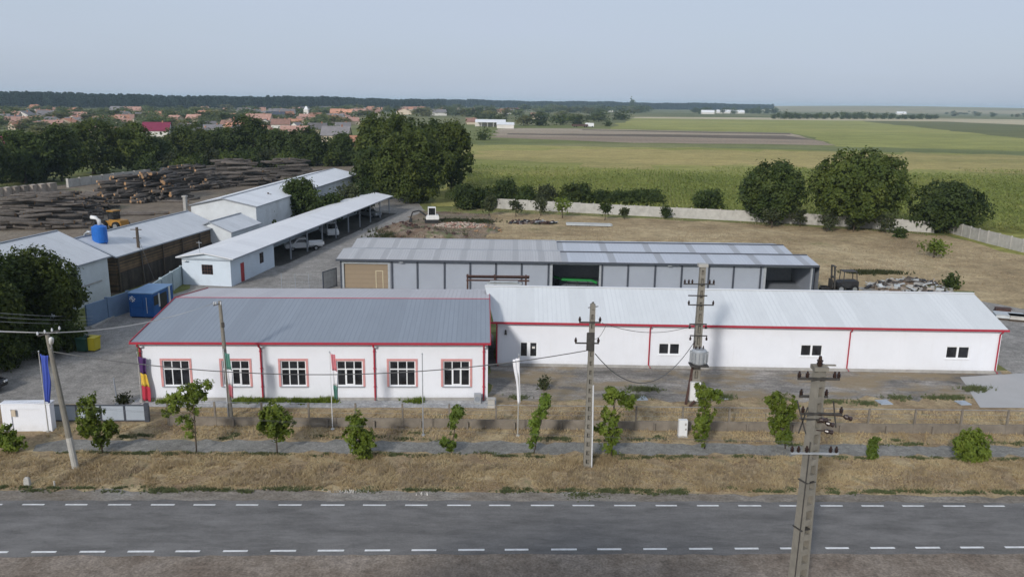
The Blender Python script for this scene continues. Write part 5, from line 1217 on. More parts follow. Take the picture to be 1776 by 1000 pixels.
# ------------------------------------------------------------------ vehicles and machines
def wheel(t, x, y, r, w_, nm='wheel'):
    mb = MB(); mb.tube([(x, y - w_ / 2, r), (x, y - w_ / 2 + .03, r), (x, y + w_ / 2 - .03, r), (x, y + w_ / 2, r)], [r * .94, r, r, r * .94], 18); o = mb.build(nm, M['tyre'], t)
    mb = MB(); s_ = 1 if y > 0 else -1; mb.tube([(x, y + s_ * (w_ / 2 - .04), r), (x, y + s_ * (w_ / 2 + .008), r)], [r * .62, r * .55], 14); mb.build('rim', M['rim'], o)
def car(name, label, cat, loc, rz, body, kind='hatch'):
    t = thing(name, label, cat, loc, rz); W = 1.74
    if kind == 'pickup':
        L = 5.0; prof = [(-L / 2, .42), (-L / 2, .78), (-L / 2 + .1, .92), (-1.35, 1.06), (.55, 1.08), (.55, .42)]
        cabin = [(-1.45, 1.06), (-.85, 1.68), (.3, 1.70), (.55, 1.08)]
    elif kind == 'van':
        L = 5.2; prof = [(-L / 2, .4), (-L / 2, .9), (-L / 2 + .35, 1.2), (L / 2, 1.2), (L / 2, .4)]; cabin = [(-L / 2 + .35, 1.2), (-L / 2 + .95, 2.1), (L / 2 - .05, 2.15), (L / 2, 1.2)]
    else:
        L = 4.3; prof = [(-L / 2, .35), (-L / 2, .65), (-L / 2 + .15, .82), (-.95, .95), (L / 2 - .1, .98), (L / 2, .6), (L / 2, .35)]; cabin = [(-1.0, .95), (-.3, 1.45), (1.3, 1.47), (L / 2 - .15, .98)]
    mb = MB(); mb.prism(prof, -W / 2, W / 2, 'y'); mb.build('body', M[body], t, bevel=.06)
    mb = MB(); n = len(mb.v); k = len(cabin)
    for s_ in (-1, 1):
        for (x_, z_) in cabin: mb.v.append((x_, s_ * (W / 2 - .04 - (.16 if z_ > cabin[0][1] + .3 else 0)), z_))
    mb.f += [tuple(range(k - 1, -1, -1)), tuple(range(k, 2 * k))] + [(i, (i + 1) % k, k + (i + 1) % k, k + i) for i in range(k)]
    cb = mb.build('cabin', M[body], t, bevel=.05)
    # glazing: slightly proud panels on windscreen, sides, rear
    mb = MB(); c = cabin; z0 = c[0][1]
    def lerp2(a, b_, u): return (a[0] + (b_[0] - a[0]) * u, a[1] + (b_[1] - a[1]) * u)
    a0, a1 = lerp2(c[0], c[1], .12), lerp2(c[0], c[1], .9); yo, yi = W / 2 - .14, W / 2 - .26
    mb.poly([(a0[0] - .02, -yo, a0[1] + .01), (a0[0] - .02, yo, a0[1] + .01), (a1[0] - .02, yi, a1[1] + .01), (a1[0] - .02, -yi, a1[1] + .01)])
    b0, b1 = lerp2(c[3], c[2], .12), lerp2(c[3], c[2], .9)
    if kind != 'van': mb.poly([(b0[0] + .02, -yo, b0[1] + .01), (b0[0] + .02, yo, b0[1] + .01), (b1[0] + .02, yi, b1[1] + .01), (b1[0] + .02, -yi, b1[1] + .01)])
    for s_ in (-1, 1):
        x0, x1 = c[0][0] + .35, c[3][0] - .2; x2, x3 = c[1][0] + .12, c[2][0] - .1
        if kind == 'van': x1 = x3 = c[0][0] + 1.7
        mb.poly([(x0, s_ * (W / 2 - .045), z0 + .1), (x1, s_ * (W / 2 - .045), z0 + .1), (x3, s_ * (W / 2 - .165), c[1][1] - .1), (x2, s_ * (W / 2 - .165), c[1][1] - .1)])
    mb.build('glazing', M['glass'], cb)
    if kind == 'pickup':
        mb = MB(); mb.b(.6, 2.6, -.88, .88, .72, .78); mb.b(.6, 2.6, -.92, -.88, .72, 1.12); mb.b(.6, 2.6, .88, .92, .72, 1.12); mb.b(2.6, 2.64, -.92, .92, .72, 1.12); mb.b(.56, .6, -.9, .9, .72, 1.35); mb.b(.6, 2.5, -.4, .4, .45, .7); mb.build('load_bed', M[body], t)
    for x_ in (-L * .31, L * .31):
        for y_ in (-W / 2 + .1, W / 2 - .1): wheel(t, x_, y_, .33, .2)
    for y_ in (-W / 2 + .25, W / 2 - .25):
        mb = MB(); mb.box((-L / 2 - .01, y_, .7), (.05, .32, .14)); mb.build('headlight', M['lamp_grey'], t, bevel=.015)
    return t
g = G(527, 433); car('pickup_truck', 'white pickup truck with open bed parked half under the carport', 'pickup truck', (g.x, g.y, 0), R(22), 'car_white', 'pickup')
g = G(592, 411); car('van', 'white-framed van facing out from under the carport', 'van', (g.x - 2.2, g.y + 1.5, 0), R(118), 'car_white', 'van')
g = G(652, 376); car('parked_car', 'grey car deep under the far end of the carport', 'car', (g.x - 1.2, g.y, 0), R(150), 'car_grey')
g = G(-14, 684); car('parked_car', 'black car cut off by the left edge beside the hedge', 'car', (g.x - 1.75, g.y + .6, 0), R(172), 'car_black')
# mini excavator
g = G(748, 386); ex = thing('mini_excavator', 'white mini excavator with folded arm on the earth heap', 'excavator', g, R(8))
mb = MB()
for y_ in (-.75, .75): mb.prism([(-1.1, .1), (-.9, 0), (.9, 0), (1.1, .12), (1.1, .42), (.9, .55), (-.9, .55), (-1.1, .42)], y_ - .2, y_ + .2, 'y')
mb.build('track', M['machine_dark'], ex)
mb = MB(); mb.prism([(-.9, .6), (1.25, .6), (1.35, .9), (1.2, 1.35), (-.2, 1.4), (-.9, 1.1)], -.9, .9, 'y'); mb.build('body', M['machine_white'], ex, bevel=.06)
mb = MB(); mb.b(-.55, .75, -.75, .45, 2.55, 2.68)
for (x_, y_) in ((-.5, -.7), (.7, -.7), (-.5, .4), (.7, .4)): mb.b(x_ - .05, x_ + .05, y_ - .05, y_ + .05, 1.3, 2.56)
mb.build('cab', M['machine_white'], ex)
mb = MB(); mb.b(-.44, .64, -.66, .36, 1.4, 2.54); mb.build('cab_glass', M['glass'], ex)
mb = MB(); mb.beam((-.8, .5, 1.1), (-2.0, .55, 2.0), .28); mb.beam((-2.0, .55, 2.0), (-3.1, .6, 1.75), .24); mb.beam((-3.1, .6, 1.75), (-3.5, .6, .6), .2); mb.build('arm', M['machine_dark'], ex)
mb = MB(); mb.prism([(-3.8, .1), (-3.2, .05), (-3.15, .6), (-3.5, .75)], .3, .9, 'y'); mb.build('bucket', M['machine_dark'], ex)
# wheel loader in the log yard
g = G(196, 398); ld = thing('wheel_loader', 'yellow wheel loader behind the boarded shed roof', 'loader', (g.x, g.y, 0), R(160))
mb = MB(); mb.prism([(-2.6, .7), (-.2, .7), (-.2, 1.7), (-2.4, 1.6)], -.85, .85, 'y'); mb.prism([(.0, .7), (1.6, .7), (1.2, 1.3), (.0, 1.5)], -.6, .6, 'y'); mb.build('body', M['machine_yellow'], ld, bevel=.05)
mb = MB(); mb.b(-1.0, .1, -.7, .7, 1.7, 2.9); mb.build('cab', M['glass'], ld)
mb = MB(); mb.b(-1.1, .2, -.8, .8, 2.9, 3.05); mb.build('cab_roof', M['machine_yellow'], ld)
mb = MB(); mb.beam((.8, .5, 1.3), (2.4, .5, .8), .2); mb.beam((.8, -.5, 1.3), (2.4, -.5, .8), .2); mb.build('lift_arm', M['machine_yellow'], ld)
mb = MB(); mb.prism([(2.3, .1), (3.3, .05), (2.9, .5), (2.5, 1.2), (2.3, 1.2)], -1.2, 1.2, 'y'); mb.build('bucket', M['machine_dark'], ld)
for x_ in (-1.7, .9):
    for y_ in (-.95, .95): wheel(ld, x_, y_, .72, .5)
# dark forklift-like machine behind the hall
g = G(1462, 505); fk = thing('forklift', 'dark rough-terrain forklift with raised mast behind the white hall', 'forklift', g, R(180))
k = mpp(g.y, 1)
mb = MB(); mb.prism([(-1.4, .5), (.9, .5), (.9, 1.1), (.3, 1.25), (-1.4, 1.3)], -.7, .7, 'y'); mb.build('body', M['machine_dark'], fk, bevel=.05)
mb = MB()
for (x_, y_) in ((-1.2, -.6), (.3, -.6), (-1.2, .6), (.3, .6)): mb.beam((x_, y_, 1.25), (x_ * .9, y_ * .9, 2.3), .08)
mb.b(-1.15, .35, -.6, .6, 2.3, 2.38); mb.build('cage', M['iron'], fk)
mb = MB()
for y_ in (-.45, .45): mb.beam((1.15, y_, .1), (1.35, y_, 2.9), .16)
for z in (.6, 1.6, 2.8): mb.b(1.15, 1.4, -.45, .45, z, z + .1)
mb.b(1.45, 1.5, -.6, .6, .4, 1.4); mb.build('mast', M['iron'], fk)
mb = MB(); mb.b(1.5, 2.6, -.4, -.28, .35, .42); mb.b(1.5, 2.6, .28, .4, .35, .42); mb.build('fork', M['iron'], fk)
for x_ in (-.9, .6):
    for y_ in (-.8, .8): wheel(fk, x_, y_, .45, .3)
# blue container body by the drive
a, b_ = G(226, 551), G(270, 551); ang = R(0); Lc = (b_ - a).length
bc = thing('blue_container', 'blue steel container with a white emblem on its front, beside the office roof edge', 'container', a, R(-3))
hc = V(226, 509, a.y).z; Dc = 4.0
mb = MB(); mb.b(0, Lc, 0, Dc, .12, hc); mb.build('body', M['blue_paint'], bc, bevel=.03)
mb = MB(); mb.b(-.04, Lc + .05, -.04, Dc + .04, hc + .003, hc + .09); mb.build('roof', M['blue_roof'], bc)
mb = MB()
for x_ in (.03, Lc * .55, Lc - .06): mb.b(x_, x_ + .05, -.05, -.004, .2, hc - .05)
for z in (.25, 1.0, hc - .2): mb.b(.05, Lc - .05, -.035, -.003, z, z + .05)
mb.build('door_rib', M['blue_paint'], bc)
mb = MB(); mb.tube([(Lc * .74, -.07, .5), (Lc * .74, -.07, 2.0)], .025, 6); mb.build('lock_bar', M['lamp_grey'], bc)
ez = V(230, 518, a.y).z; ex_ = V(230, 518, a.y).x - a.x; mb = MB()
for (p0, p1) in (((-.2, -.2), (.2, .2)), ((-.2, .2), (.2, -.2))): mb.beam((ex_ + p0[0], -.056 if p0[1] < 0 else -.062, ez + p0[1]), (ex_ + p1[0], -.056 if p0[1] < 0 else -.062, ez + p1[1]), .012, .16, up=(0, 1, 0))
for (x_, z_) in ((-.22, .0), (.22, 0), (0, .22), (0, -.22)): mb.box((ex_ + x_, -.052, ez + z_), (.12, .01, .12))
mb.build('emblem', M['flag_white'], bc)
mb = MB(); mb.b(Lc + .004, Lc + .05, .15, .9, 1.2, hc - .25); mb.b(Lc + .004, Lc + .05, 1.3, 2.6, .5, hc - .3); mb.build('vent_panel', M['machine_dark'], bc)
mb = MB(); mb.b(Lc + .004, Lc + .10, 3.0, 3.22, .3, hc + .05); mb.b(Lc + .004, Lc + .06, 1.0, 1.2, .9, hc - .15); mb.build('white_frame', M['machine_white'], bc)
mb = MB(); mb.b(.1, Lc - .1, .1, Dc - .1, 0, .118); mb.build('skid', M['machine_dark'], bc)
# bins
def wheelie(label, bx, by, mat, w_=.95, h_=None):
    g = G(bx, by); t = thing('waste_bin', label, 'bin', g, R(-8)); mb = MB(); mb.box((0, 0, .62), (w_ * .85, w_ * .8, 1.0), 0, (1.12, 1.12)); mb.build('bin_body', M[mat], t, bevel=.03)
    mb = MB(); mb.box((0, 0, 1.16), (w_ * 1.02, w_ * .98, .07)); mb.box((0, w_ * .5, 1.14), (w_, .08, .09)); mb.build('lid', M[mat], t, bevel=.02)
    for x_ in (-.3, .3):
        mb = MB(); mb.tube([(x_ - .03, .3, .1), (x_ + .03, .3, .1)], .1, 10); mb.build('wheel', M['tyre'], t)
wheelie('yellow waste bin at the edge of the driveway', 162, 608, 'yellow_bin')
wheelie('dark green waste bin in the shade left of the yellow one', 147, 609, 'green_bin')
# air conditioner, cabinet, stones, slabs
g = V(828, 695, 52.0); ac = thing('air_conditioner', 'grey outdoor air conditioner unit by the last downpipe of the office', 'air conditioner', (g.x, 51.9, 0), TH)
mb = MB(); mb.b(-.22, .25, -.2, .15, .08, .72); mb.build('casing', M['galv'], ac, bevel=.015)
mb = MB(); mb.tube([(0, -.203, .4), (0, -.225, .4)], .18, 16); mb.build('fan_grille', M['grey_steel'], ac)
mb = MB(); mb.b(-.2, .23, -.18, .13, 0, .078); mb.build('stand', M['plinth'], ac)
g = G(1183, 757); ec = thing('electric_cabinet', 'white electric cabinet standing alone between fence and footpath', 'cabinet', g, R(2)); hc2 = V(1183, 727, g.y).z
mb = MB(); mb.b(-.27, .27, -.16, .16, .1, hc2); mb.build('casing', M['machine_white'], ec, bevel=.015)
mb = MB(); mb.b(-.23, .23, -.18, -.163, .16, hc2 - .08); dd = mb.build('door', M['roof_white'], ec)
mb = MB(); mb.b(.10, .2, -.2, -.182, hc2 * .45, hc2 * .55); mb.b(.08, .18, -.2, -.182, hc2 * .72, hc2 * .85); mb.build('warning_plate', M['plinth'], dd)
mb = MB(); mb.b(-.3, .3, -.2, .2, 0, .098); mb.build('base', M['plinth'], ec)
def single(name, label, cat, mb, mat, loc, rz=0, bevel=0):
    o = mb.build(name, mat, None, bevel=bevel); o.location = loc; o.rotation_euler.z = rz; return tag(o, label, cat)
mb = MB(); mb.box((0, 0, .22), (.32, .22, .44), 0, (.85, .8)); mb.box((0, 0, .47), (.25, .16, .08), 0, (.6, .6)); single('marker_stone', 'squat pale marker stone in the verge at the lower left', 'marker stone', mb, M['pole_light'], G(48, 842), bevel=.02)
mb = MB(); mb.tube([(0, 0, 0), (0, 0, .32)], [.05, .04], 8); mb.tube([(0, 0, .32), (0, 0, .36)], [.05, .02], 8); single('marker_post', 'short pale marker post in the verge right of the marker stone', 'marker post', mb, M['pole_light'], G(95, 844))
for (a, b_, lab, w_) in ((1533, 698, 'pale blue manhole cover slab in the old asphalt, left one of two', 1.1), (1670, 699, 'pale blue manhole cover slab near the concrete drive', 1.0), (1112, 691, 'pale slab half hidden by weeds before the hall, left of the transformer pole', 1.0), (1253, 690, 'pale slab in the dry grass just right of the transformer pole', .9)):
    mb = MB(); w_ *= .8; mb.box((0, 0, .04), (w_, w_, .07)); mb.box((0, 0, .09), (w_ * .55, w_ * .5, .03)); single('manhole_slab', lab, 'manhole cover', mb, M['gate_grey'], G(a, b_), R(6), .02)
mb = MB(); mb.box((0, 0, .3), (.5, .4, .6), 0, (.9, .9)); mb.box((0, 0, .63), (.55, .45, .06)); single('concrete_block', 'pale concrete block at the right corner of the office apron', 'concrete block', mb, M['wall_concrete'], G(852, 706), 0, .02)
# pipe rack behind the hall
g = V(865, 499, 76.0); pr = thing('steel_rack', 'rusty steel rack with long pipes and pale sheets between hall and warehouse', 'rack', (g.x, 80, 0))
rx = lambda a: V(a, 490, 80).x - g.x
rz_ = lambda b_: V(865, b_, 80).z
for q in (811, 858, 912):
    mb = MB(); mb.b(rx(q) - .09, rx(q) + .09, -.09, .09, 0, rz_(476)); mb.build('rack_post', M['rust'], pr)
mb = MB()
for (za, yy) in ((478, -.25), (482, .2), (486, -.1)): mb.tube([(rx(809), yy, rz_(za)), (rx(918), yy, rz_(za) + .02)], .09, 8)
mb.build('pipe', M['rust'], pr)
mb = MB(); mb.box(((rx(845) + rx(905)) / 2, -.5, rz_(489)), (rx(905) - rx(845), .9, .1)); mb.box(((rx(850) + rx(898)) / 2, -.55, rz_(487) + .05), (rx(898) - rx(850), .7, .08)); mb.build('metal_sheets', M['sheet_pale'], pr)

# ------------------------------------------------------------------ heaps and stacks on the lot
def heap(name, label, cat, loc, rx_, ry_, h, n, mats, smin, smax, seed):
    rr = random.Random(seed); t = thing(name, label, cat, loc)
    mb = MB(); N = 18
    for j in range(6):
        for i in range(N):
            a = i * 2 * math.pi / N; q = 1 - j / 5; e = 1 + .2 * math.sin(a * 3 + j + seed)
            mb.v.append((math.cos(a) * rx_ * q * e, math.sin(a) * ry_ * q * e, h * (1 - q ** 1.6) * (.9 + .15 * math.sin(a * 2 + seed)) - .02))
    for j in range(5):
        for i in range(N): mb.f.append((j * N + i, j * N + (i + 1) % N, (j + 1) * N + (i + 1) % N, (j + 1) * N + i))
    mb.build('earth', M['rubble_dirt'], t, smooth=True)
    rest = {}
    for q_ in range(n):
        m_ = mats[q_ % len(mats)]
        a, q = rr.uniform(0, 6.28), math.sqrt(rr.random()); s_ = rr.uniform(smin, smax)
        c = Vector((math.cos(a) * rx_ * q, math.sin(a) * ry_ * q, h * (1 - q ** 1.6) + s_ * .12))
        d = Vector((rr.uniform(-1, 1), rr.uniform(-1, 1), rr.uniform(-.3, .3))).normalized() * s_
        mb = MB() if q_ < 70 else rest.setdefault(m_, MB())
        thin = s_ > .8
        mb.beam(c - d / 2, c + d / 2, s_ * rr.uniform(.12, .3) if thin else s_ * rr.uniform(.4, .8), s_ * rr.uniform(.05, .12) if thin else s_ * rr.uniform(.2, .5))
        if q_ < 70: mb.build('plank' if thin else 'rubble_stone', M[m_], t)
    for m_, mb in rest.items(): tag(mb.build('small_debris', M[m_], t), kind='stuff')
g = G(1575, 502); heap('rubble_heap', 'heap of pale rubble and planks behind the white hall', 'rubble heap', g, 4.6, 3.0, 1.15, 260, ['stone_pale', 'bark', 'sheet_pale', 'machine_dark', 'plinth', 'log_bark'], .12, 1.2, 1)
g = G(800, 392); heap('rubble_heap', 'low spread of pale pinkish rubble right of the mini excavator', 'rubble heap', g, 4.6, 2.2, .5, 320, ['stone_pale', 'terracotta', 'stone_pale'], .12, .5, 2)
g = G(742, 410); heap('earth_heap', 'dark brown overgrown earth heap below the mini excavator', 'earth heap', g, 6.0, 3.2, 1.3, 40, ['rust'], .2, .6, 3)
g = G(696, 400); heap('earth_heap', 'brown earth heap beside the concrete drive, left of the excavator', 'earth heap', g, 3.6, 4.6, 1.3, 30, ['rust'], .2, .6, 4)
g = G(845, 400); heap('earth_heap', 'tan bare earth mound right of the pinkish rubble', 'earth heap', g, 2.6, 2.6, .8, 16, ['log_end'], .2, .5, 5)
g = G(925, 388); heap('scrap_heap', 'low dark heap of scrap metal and posts on the lot edge', 'scrap heap', g, 4.4, 1.0, .4, 90, ['machine_dark', 'rust', 'galv', 'machine_dark'], .4, 1.7, 6)
a, b_ = G(983, 391), G(1060, 393); d = b_ - a
bs = thing('beam_stack', 'flat stack of long pale metal beams lying on the lot', 'beam stack', a, math.atan2(d.y, d.x))
for i in range(5):
    mb = MB(); o_ = random.uniform(-.2, .2)
    y_ = -.5 + i * .26; L2 = d.length + o_
    mb.b(o_, L2, y_, y_ + .2, .12, .16); mb.b(o_, L2, y_ + .08, y_ + .12, .163, .42); mb.b(o_, L2, y_, y_ + .2, .423, .46); mb.build('beam', M['sheet_pale'], bs)
mb = MB()
for q in (.1, .5, .9): mb.b(d.length * q, d.length * q + .15, -.7, .9, 0, .118)
mb.build('bearer', M['bark'], bs)
for (a, b_, w_, lab, mt) in ((1748, 553, 1.8, 'pale sheet-covered pallet just past the right end of the hall roof', 'sheet_pale'), (1738, 543, 1.0, 'low dark pile of planks beside the pale-covered pallet', 'rust'), (1768, 556, 1.4, 'low brown plank pile at the right edge past the hall', 'wall_concrete')):
    t = thing('pallet_stack', lab, 'pallet', G(a, b_), R(-20)); mb = MB()
    for i in range(3): mb.b(-w_ * .7, w_ * .7, -w_ * .4 + i * w_ * .35, -w_ * .4 + i * w_ * .35 + .1, 0, .14)
    mb.b(-w_ * .75, w_ * .75, -w_ * .45, w_ * .45, .143, .2); mb.build('pallet', M['bark'], t)
    mb = MB(); mb.box((0, 0, .36), (w_ * 1.4, w_ * .85, .3), 0, (.9, .9)); mb.box((.05, .02, .53), (w_ * 1.45, w_ * .9, .03)); mb.build('load', M[mt], t)
# dropped tyre-like scrap by the forklift
g = G(1428, 503); mb = MB()
for (x_, y_, z_) in ((0, 0, .12), (.1, .05, .36), (1.0, .3, .12)): 
    mb.tube([(x_ + math.cos(q * .5236) * .42, y_ + math.sin(q * .5236) * .42, z_) for q in range(13)], .12, 8, cap=False)
single('tyre_stack', 'low pile of old black tyres beside the warehouse corner', 'tyre pile', mb, M['tyre'], (g.x, g.y, 0))

# ------------------------------------------------------------------ log piles
def log_mesh(L, r, seed):
    rr = random.Random(seed); mb = MB(); n = 10; k = 5
    mb.tube([(-L / 2 + L * i / (k - 1), rr.uniform(-.05, .05), rr.uniform(-.04, .04)) for i in range(k)], [r * rr.uniform(.88, 1.08) * (1.05 - .2 * i / (k - 1)) for i in range(k)], n)
    me = bpy.data.meshes.new('log'); me.from_pydata(mb.v, [], mb.f); me.materials.append(M['log_bark']); me.materials.append(M['log_end'])
    for p_ in me.polygons:
        if len(p_.vertices) == n: p_.material_index = 1
        else: p_.use_smooth = True
    me.update(); return me
LOGS = [log_mesh(random.uniform(4.2, 6.2), random.uniform(.17, .3), i) for i in range(7)]
NLOG = [0]
def log_pile(a, b_, depth, h, ang, n, label, grp, seed, spread=8):
    """a, b_: ground ends of the near foot; ang: direction of the logs to the x axis; core = the buried mass of the heap"""
    rr = random.Random(seed); a, b_ = Vector(a), Vector(b_); d = b_ - a; L = d.length; u = d / L; v = Vector((-u.y, u.x, 0))
    cen = a + d / 2 + v * depth / 2
    mb = MB()
    for i in range(int(n * 2.2)):
        s_, q = rr.uniform(.03, .97), rr.uniform(.03, .97); e = min(1, 3.2 * min(s_, 1 - s_)) * min(1, 2.6 * min(q, 1 - q) + .15)
        z = rr.uniform(0, max(.2, h * e - .35)); c = a + d * s_ + v * depth * q - cen; aa = R(ang + rr.gauss(0, spread)); w_ = rr.uniform(.2, .32)
        dv = Vector((math.cos(aa), math.sin(aa), rr.gauss(0, .03))) * rr.uniform(2, 3)
        mb.tube([tuple(c - dv + Vector((0, 0, z + w_))), tuple(c + dv + Vector((0, 0, z + w_)))], [w_, w_ * .85], 7)
    o = mb.build('log_heap', M['log_bark']); o.location = cen; tag(o, label[0], 'log pile', None, 'stuff')
    for i in range(n):
        s_, q = rr.uniform(.02, .98), rr.uniform(0, 1) ** 1.25
        e = min(1, 3.0 * min(s_, 1 - s_) + .1) * min(1, 2.8 * min(q, 1 - q) + .2)
        z = h * e + rr.uniform(-.25, .2); p_ = a + d * s_ + v * depth * q
        o = bpy.data.objects.new('log', LOGS[rr.randrange(len(LOGS))]); COL.objects.link(o)
        o.location = (p_.x, p_.y, max(.2, z)); o.rotation_euler = (rr.uniform(0, 6), rr.gauss(0, .05), R(ang + rr.gauss(0, spread) + (180 if rr.random() < .5 else 0)))
        tag(o, label[1], 'log', grp); NLOG[0] += 1
log_pile(G(-30, 402), G(128, 398), 19, 4.4, 10, 66, ('interior of the dark log pile at the left edge', 'dark log of the nearest pile at the left edge'), 'logs of the nearest dark pile at the left edge', 1)
log_pile(G(104, 371), G(168, 370), 9, 3.0, 160, 24, ('interior of the small log pile between the two big ones', 'log of the small pile between the left pile and the main pile'), 'logs of the small middle pile', 2)
log_pile(G(158, 352), G(250, 353), 11, 4.6, 60, 44, ('interior of the left half of the main log pile', 'log with cut end showing in the left half of the main pile'), 'logs of the left half of the main pile', 3, 16)
log_pile(G(250, 352), G(328, 348), 11, 5.2, 78, 58, ('interior of the right half of the main log pile', 'log with warm brown cut end in the right half of the main pile'), 'logs of the right half of the main pile', 4, 12)
log_pile(G(322, 333), G(392, 327), 14, 5.0, 60, 40, ('interior of the log pile behind the main one', 'log of the pile stacked behind the right half of the main pile'), 'logs of the pile behind the main one', 5, 20)
log_pile(G(385, 326), G(492, 320), 24, 5.2, 8, 54, ('interior of the far grey log pile', 'weathered grey log of the far pile left of the long white shed'), 'logs of the far grey pile', 6)
log_pile(G(490, 308), G(560, 304), 18, 4.0, 15, 16, ('interior of the farthest log pile', 'log of the farthest pile before the dark trees'), 'logs of the farthest pile', 7)
for (q, w_, an, lab) in ((G(228, 374), 1, 12, 'single long log lying apart behind the yellow loader'), (G(255, 371), 1, 4, 'single log lying right of the loader on bare ground'), (G(228, 352), 1, 20, 'pale loose log before the left half of the main pile'), (G(293, 351), 1, 3, 'pale loose log before the right half of the main pile')):
    o = bpy.data.objects.new('log', LOGS[2]); COL.objects.link(o); o.location = (q.x, q.y, .25); o.rotation_euler = (0, 0, R(an)); o.scale = (1.3, 1, 1); tag(o, lab, 'log')

# ------------------------------------------------------------------ village, far sheds, far trees, forest
def village_house(label, x0, x1, yt, yb, roof, wall='house_white', group=None, flank=True, name='village_house', rot=0.0, wallfrac=.42, cat='house'):
    """x0..x1, yt..yb: extent in the photo; ridge roughly parallel to the picture unless flank is False"""
    cx = (x0 + x1) / 2; g = G(cx, yb); m = mpp(g.y, 3); wd = (x1 - x0) * m; ht = max(3.4, min(9, (yb - yt) * m * 1.02))
    wh = ht * wallfrac; t = thing(name, label, cat, g, R(rot), group); dp = max(6, min(11, wd * .7))
    mb = MB(); mb.b(-wd / 2, wd / 2, 0, dp, 0, wh)
    if flank:
        mb.poly([(-wd / 2, 0, wh), (-wd / 2, dp, wh), (-wd / 2, dp / 2, ht - .15)]); mb.poly([(wd / 2, 0, wh), (wd / 2, dp, wh), (wd / 2, dp / 2, ht - .15)])
    else: mb.poly([(-wd / 2, 0, wh), (wd / 2, 0, wh), (0, 0, ht - .15)]); mb.poly([(-wd / 2, dp, wh), (wd / 2, dp, wh), (0, dp, ht - .15)])
    mb.build('wall', M[wall], t)
    mb = MB()
    if flank: gable(mb, -wd / 2 - .4, wd / 2 + .4, -.5, dp / 2, dp + .5, wh - .1, ht, wh - .1, .15)
    else: gable_y(mb, -.5, dp + .4, -wd / 2 - .5, 0, wd / 2 + .5, wh - .1, ht, wh - .1, .15)
    rf = mb.build('roof', M[roof], t)
    if wd > 8 and cat == 'house':
        mb = MB(); mb.b(wd * .2, wd * .2 + .7, dp * .45, dp * .45 + .7, ht - 1, ht + .7); mb.build('chimney', M['brick_orange'], rf)
    if g.y < 560 and cat == 'house':
        for u in (-.25, .2):
            mb = MB(); mb.b(wd * u - .5, wd * u + .5, -.06, -.004, wh * .35, wh * .8); mb.build('window', M['glass'], t)
    return t
VH = [
 ('house with maroon metal roof and white gable above the dark trees', 248, 292, 213, 237, 'maroon_roof', 'house_white', 0),
 ('pale house at the left edge beyond the dark trees, light grey roof', -12, 14, 252, 276, 'grey_tile', 'house_white', 0),
 ('house with dark red roof at the left edge above the pale house', -20, 9, 236, 258, 'maroon_roof', 'house_beige', 0),
 ('long orange-roofed house at the far left of the village', 0, 50, 203, 217, 'terracotta', 'house_beige', 0),
 ('red-roofed house left of the broad olive tree', 112, 138, 201, 214, 'terracotta', 'house_white', 1),
 ('red-roofed house above the broad olive tree', 186, 212, 201, 214, 'terracotta', 'house_beige', 0),
 ('house with bright blue roof in the left village', 40, 54, 190, 200, 'roof_blue', 'house_white', 0),
 ('pink and white house beside the blue roof', 54, 71, 189, 201, 'terracotta', 'house_white', 1),
 ('grey-roofed house right of the pink and white one', 63, 90, 192, 206, 'grey_tile', 'house_beige', 0),
 ('long greyish roof at the far edge of the left village', 188, 226, 185, 197, 'grey_tile', 'house_beige', 0),
 ('pinkish-roofed house between maroon roof and pink roof', 322, 346, 199, 212, 'terracotta', 'house_beige', 0),
 ('small white house standing out at the back of the village', 341, 356, 191, 203, 'grey_tile', 'house_white', 1),
 ('white gabled house at the back, left of the church', 388, 399, 188, 200, 'terracotta', 'house_white', 1),
 ('orange-roofed house above the row of dark trees', 382, 404, 209, 222, 'terracotta', 'house_beige', 0),
 ('big pinkish-red roof left of the church', 424, 468, 198, 216, 'terracotta', 'house_beige', 0),
 ('dark slate-blue roof beside the big pinkish-red roof', 461, 492, 194, 210, 'slate_roof', 'house_beige', 0),
 ('red-roofed house below the slate-blue roof', 471, 502, 207, 223, 'terracotta', 'house_white', 0),
 ('bright orange-roofed house just above the dark tree row', 453, 472, 219, 236, 'brick_orange', 'house_beige', 1),
 ('long red-roofed house in front of the church', 487, 533, 219, 233, 'terracotta', 'house_beige', 0),
 ('weathered grey-roofed house right of the long red roof', 533, 565, 214, 232, 'grey_tile', 'house_beige', 0),
 ('dark grey hipped-roof house with beige wall left of the tree clump', 557, 604, 220, 246, 'grey_tile', 'house_beige', 0),
 ('small orange brick house touching the tree clump', 606, 629, 236, 256, 'brick_orange', 'brick_orange', 0),
 ('orange-roofed house right of the church', 553, 583, 200, 211, 'brick_orange', 'house_beige', 0),
 ('long grey roof behind the church on the forest edge', 546, 580, 183, 193, 'grey_tile', 'house_beige', 0),
 ('white flat-topped building on the forest edge behind the clump', 702, 730, 183, 193, 'terracotta', 'house_white', 0),
 ('white house with red roof beyond the white sheds', 876, 898, 183, 195, 'maroon_roof', 'house_white', 0),
 ('cream long building at the forest edge in the middle', 988, 1016, 185, 193, 'grey_tile', 'house_beige', 0),
 ('small pale house at the forest edge right of the cream building', 1055, 1064, 187, 194, 'grey_tile', 'house_white', 1),
 ('pale building on the right village edge before the dark wood', 1217, 1239, 190, 198, 'roof_white', 'house_white', 0),
 ('long white building right of the pale one before the dark wood', 1243, 1292, 187, 197, 'roof_white', 'house_white', 0),
 ('pale house left of the white sheds on the field edge', 808, 826, 205, 216, 'terracotta', 'house_beige', 0),
 ('beige house in the trees above the white sheds', 920, 944, 196, 206, 'terracotta', 'house_beige', 0),
]
for (lab, x0, x1, yt, yb, rf, wl, gbl) in VH:
    village_house(lab, x0, x1, yt, yb, rf, wl, None, not gbl, rot=random.uniform(-12, 12))
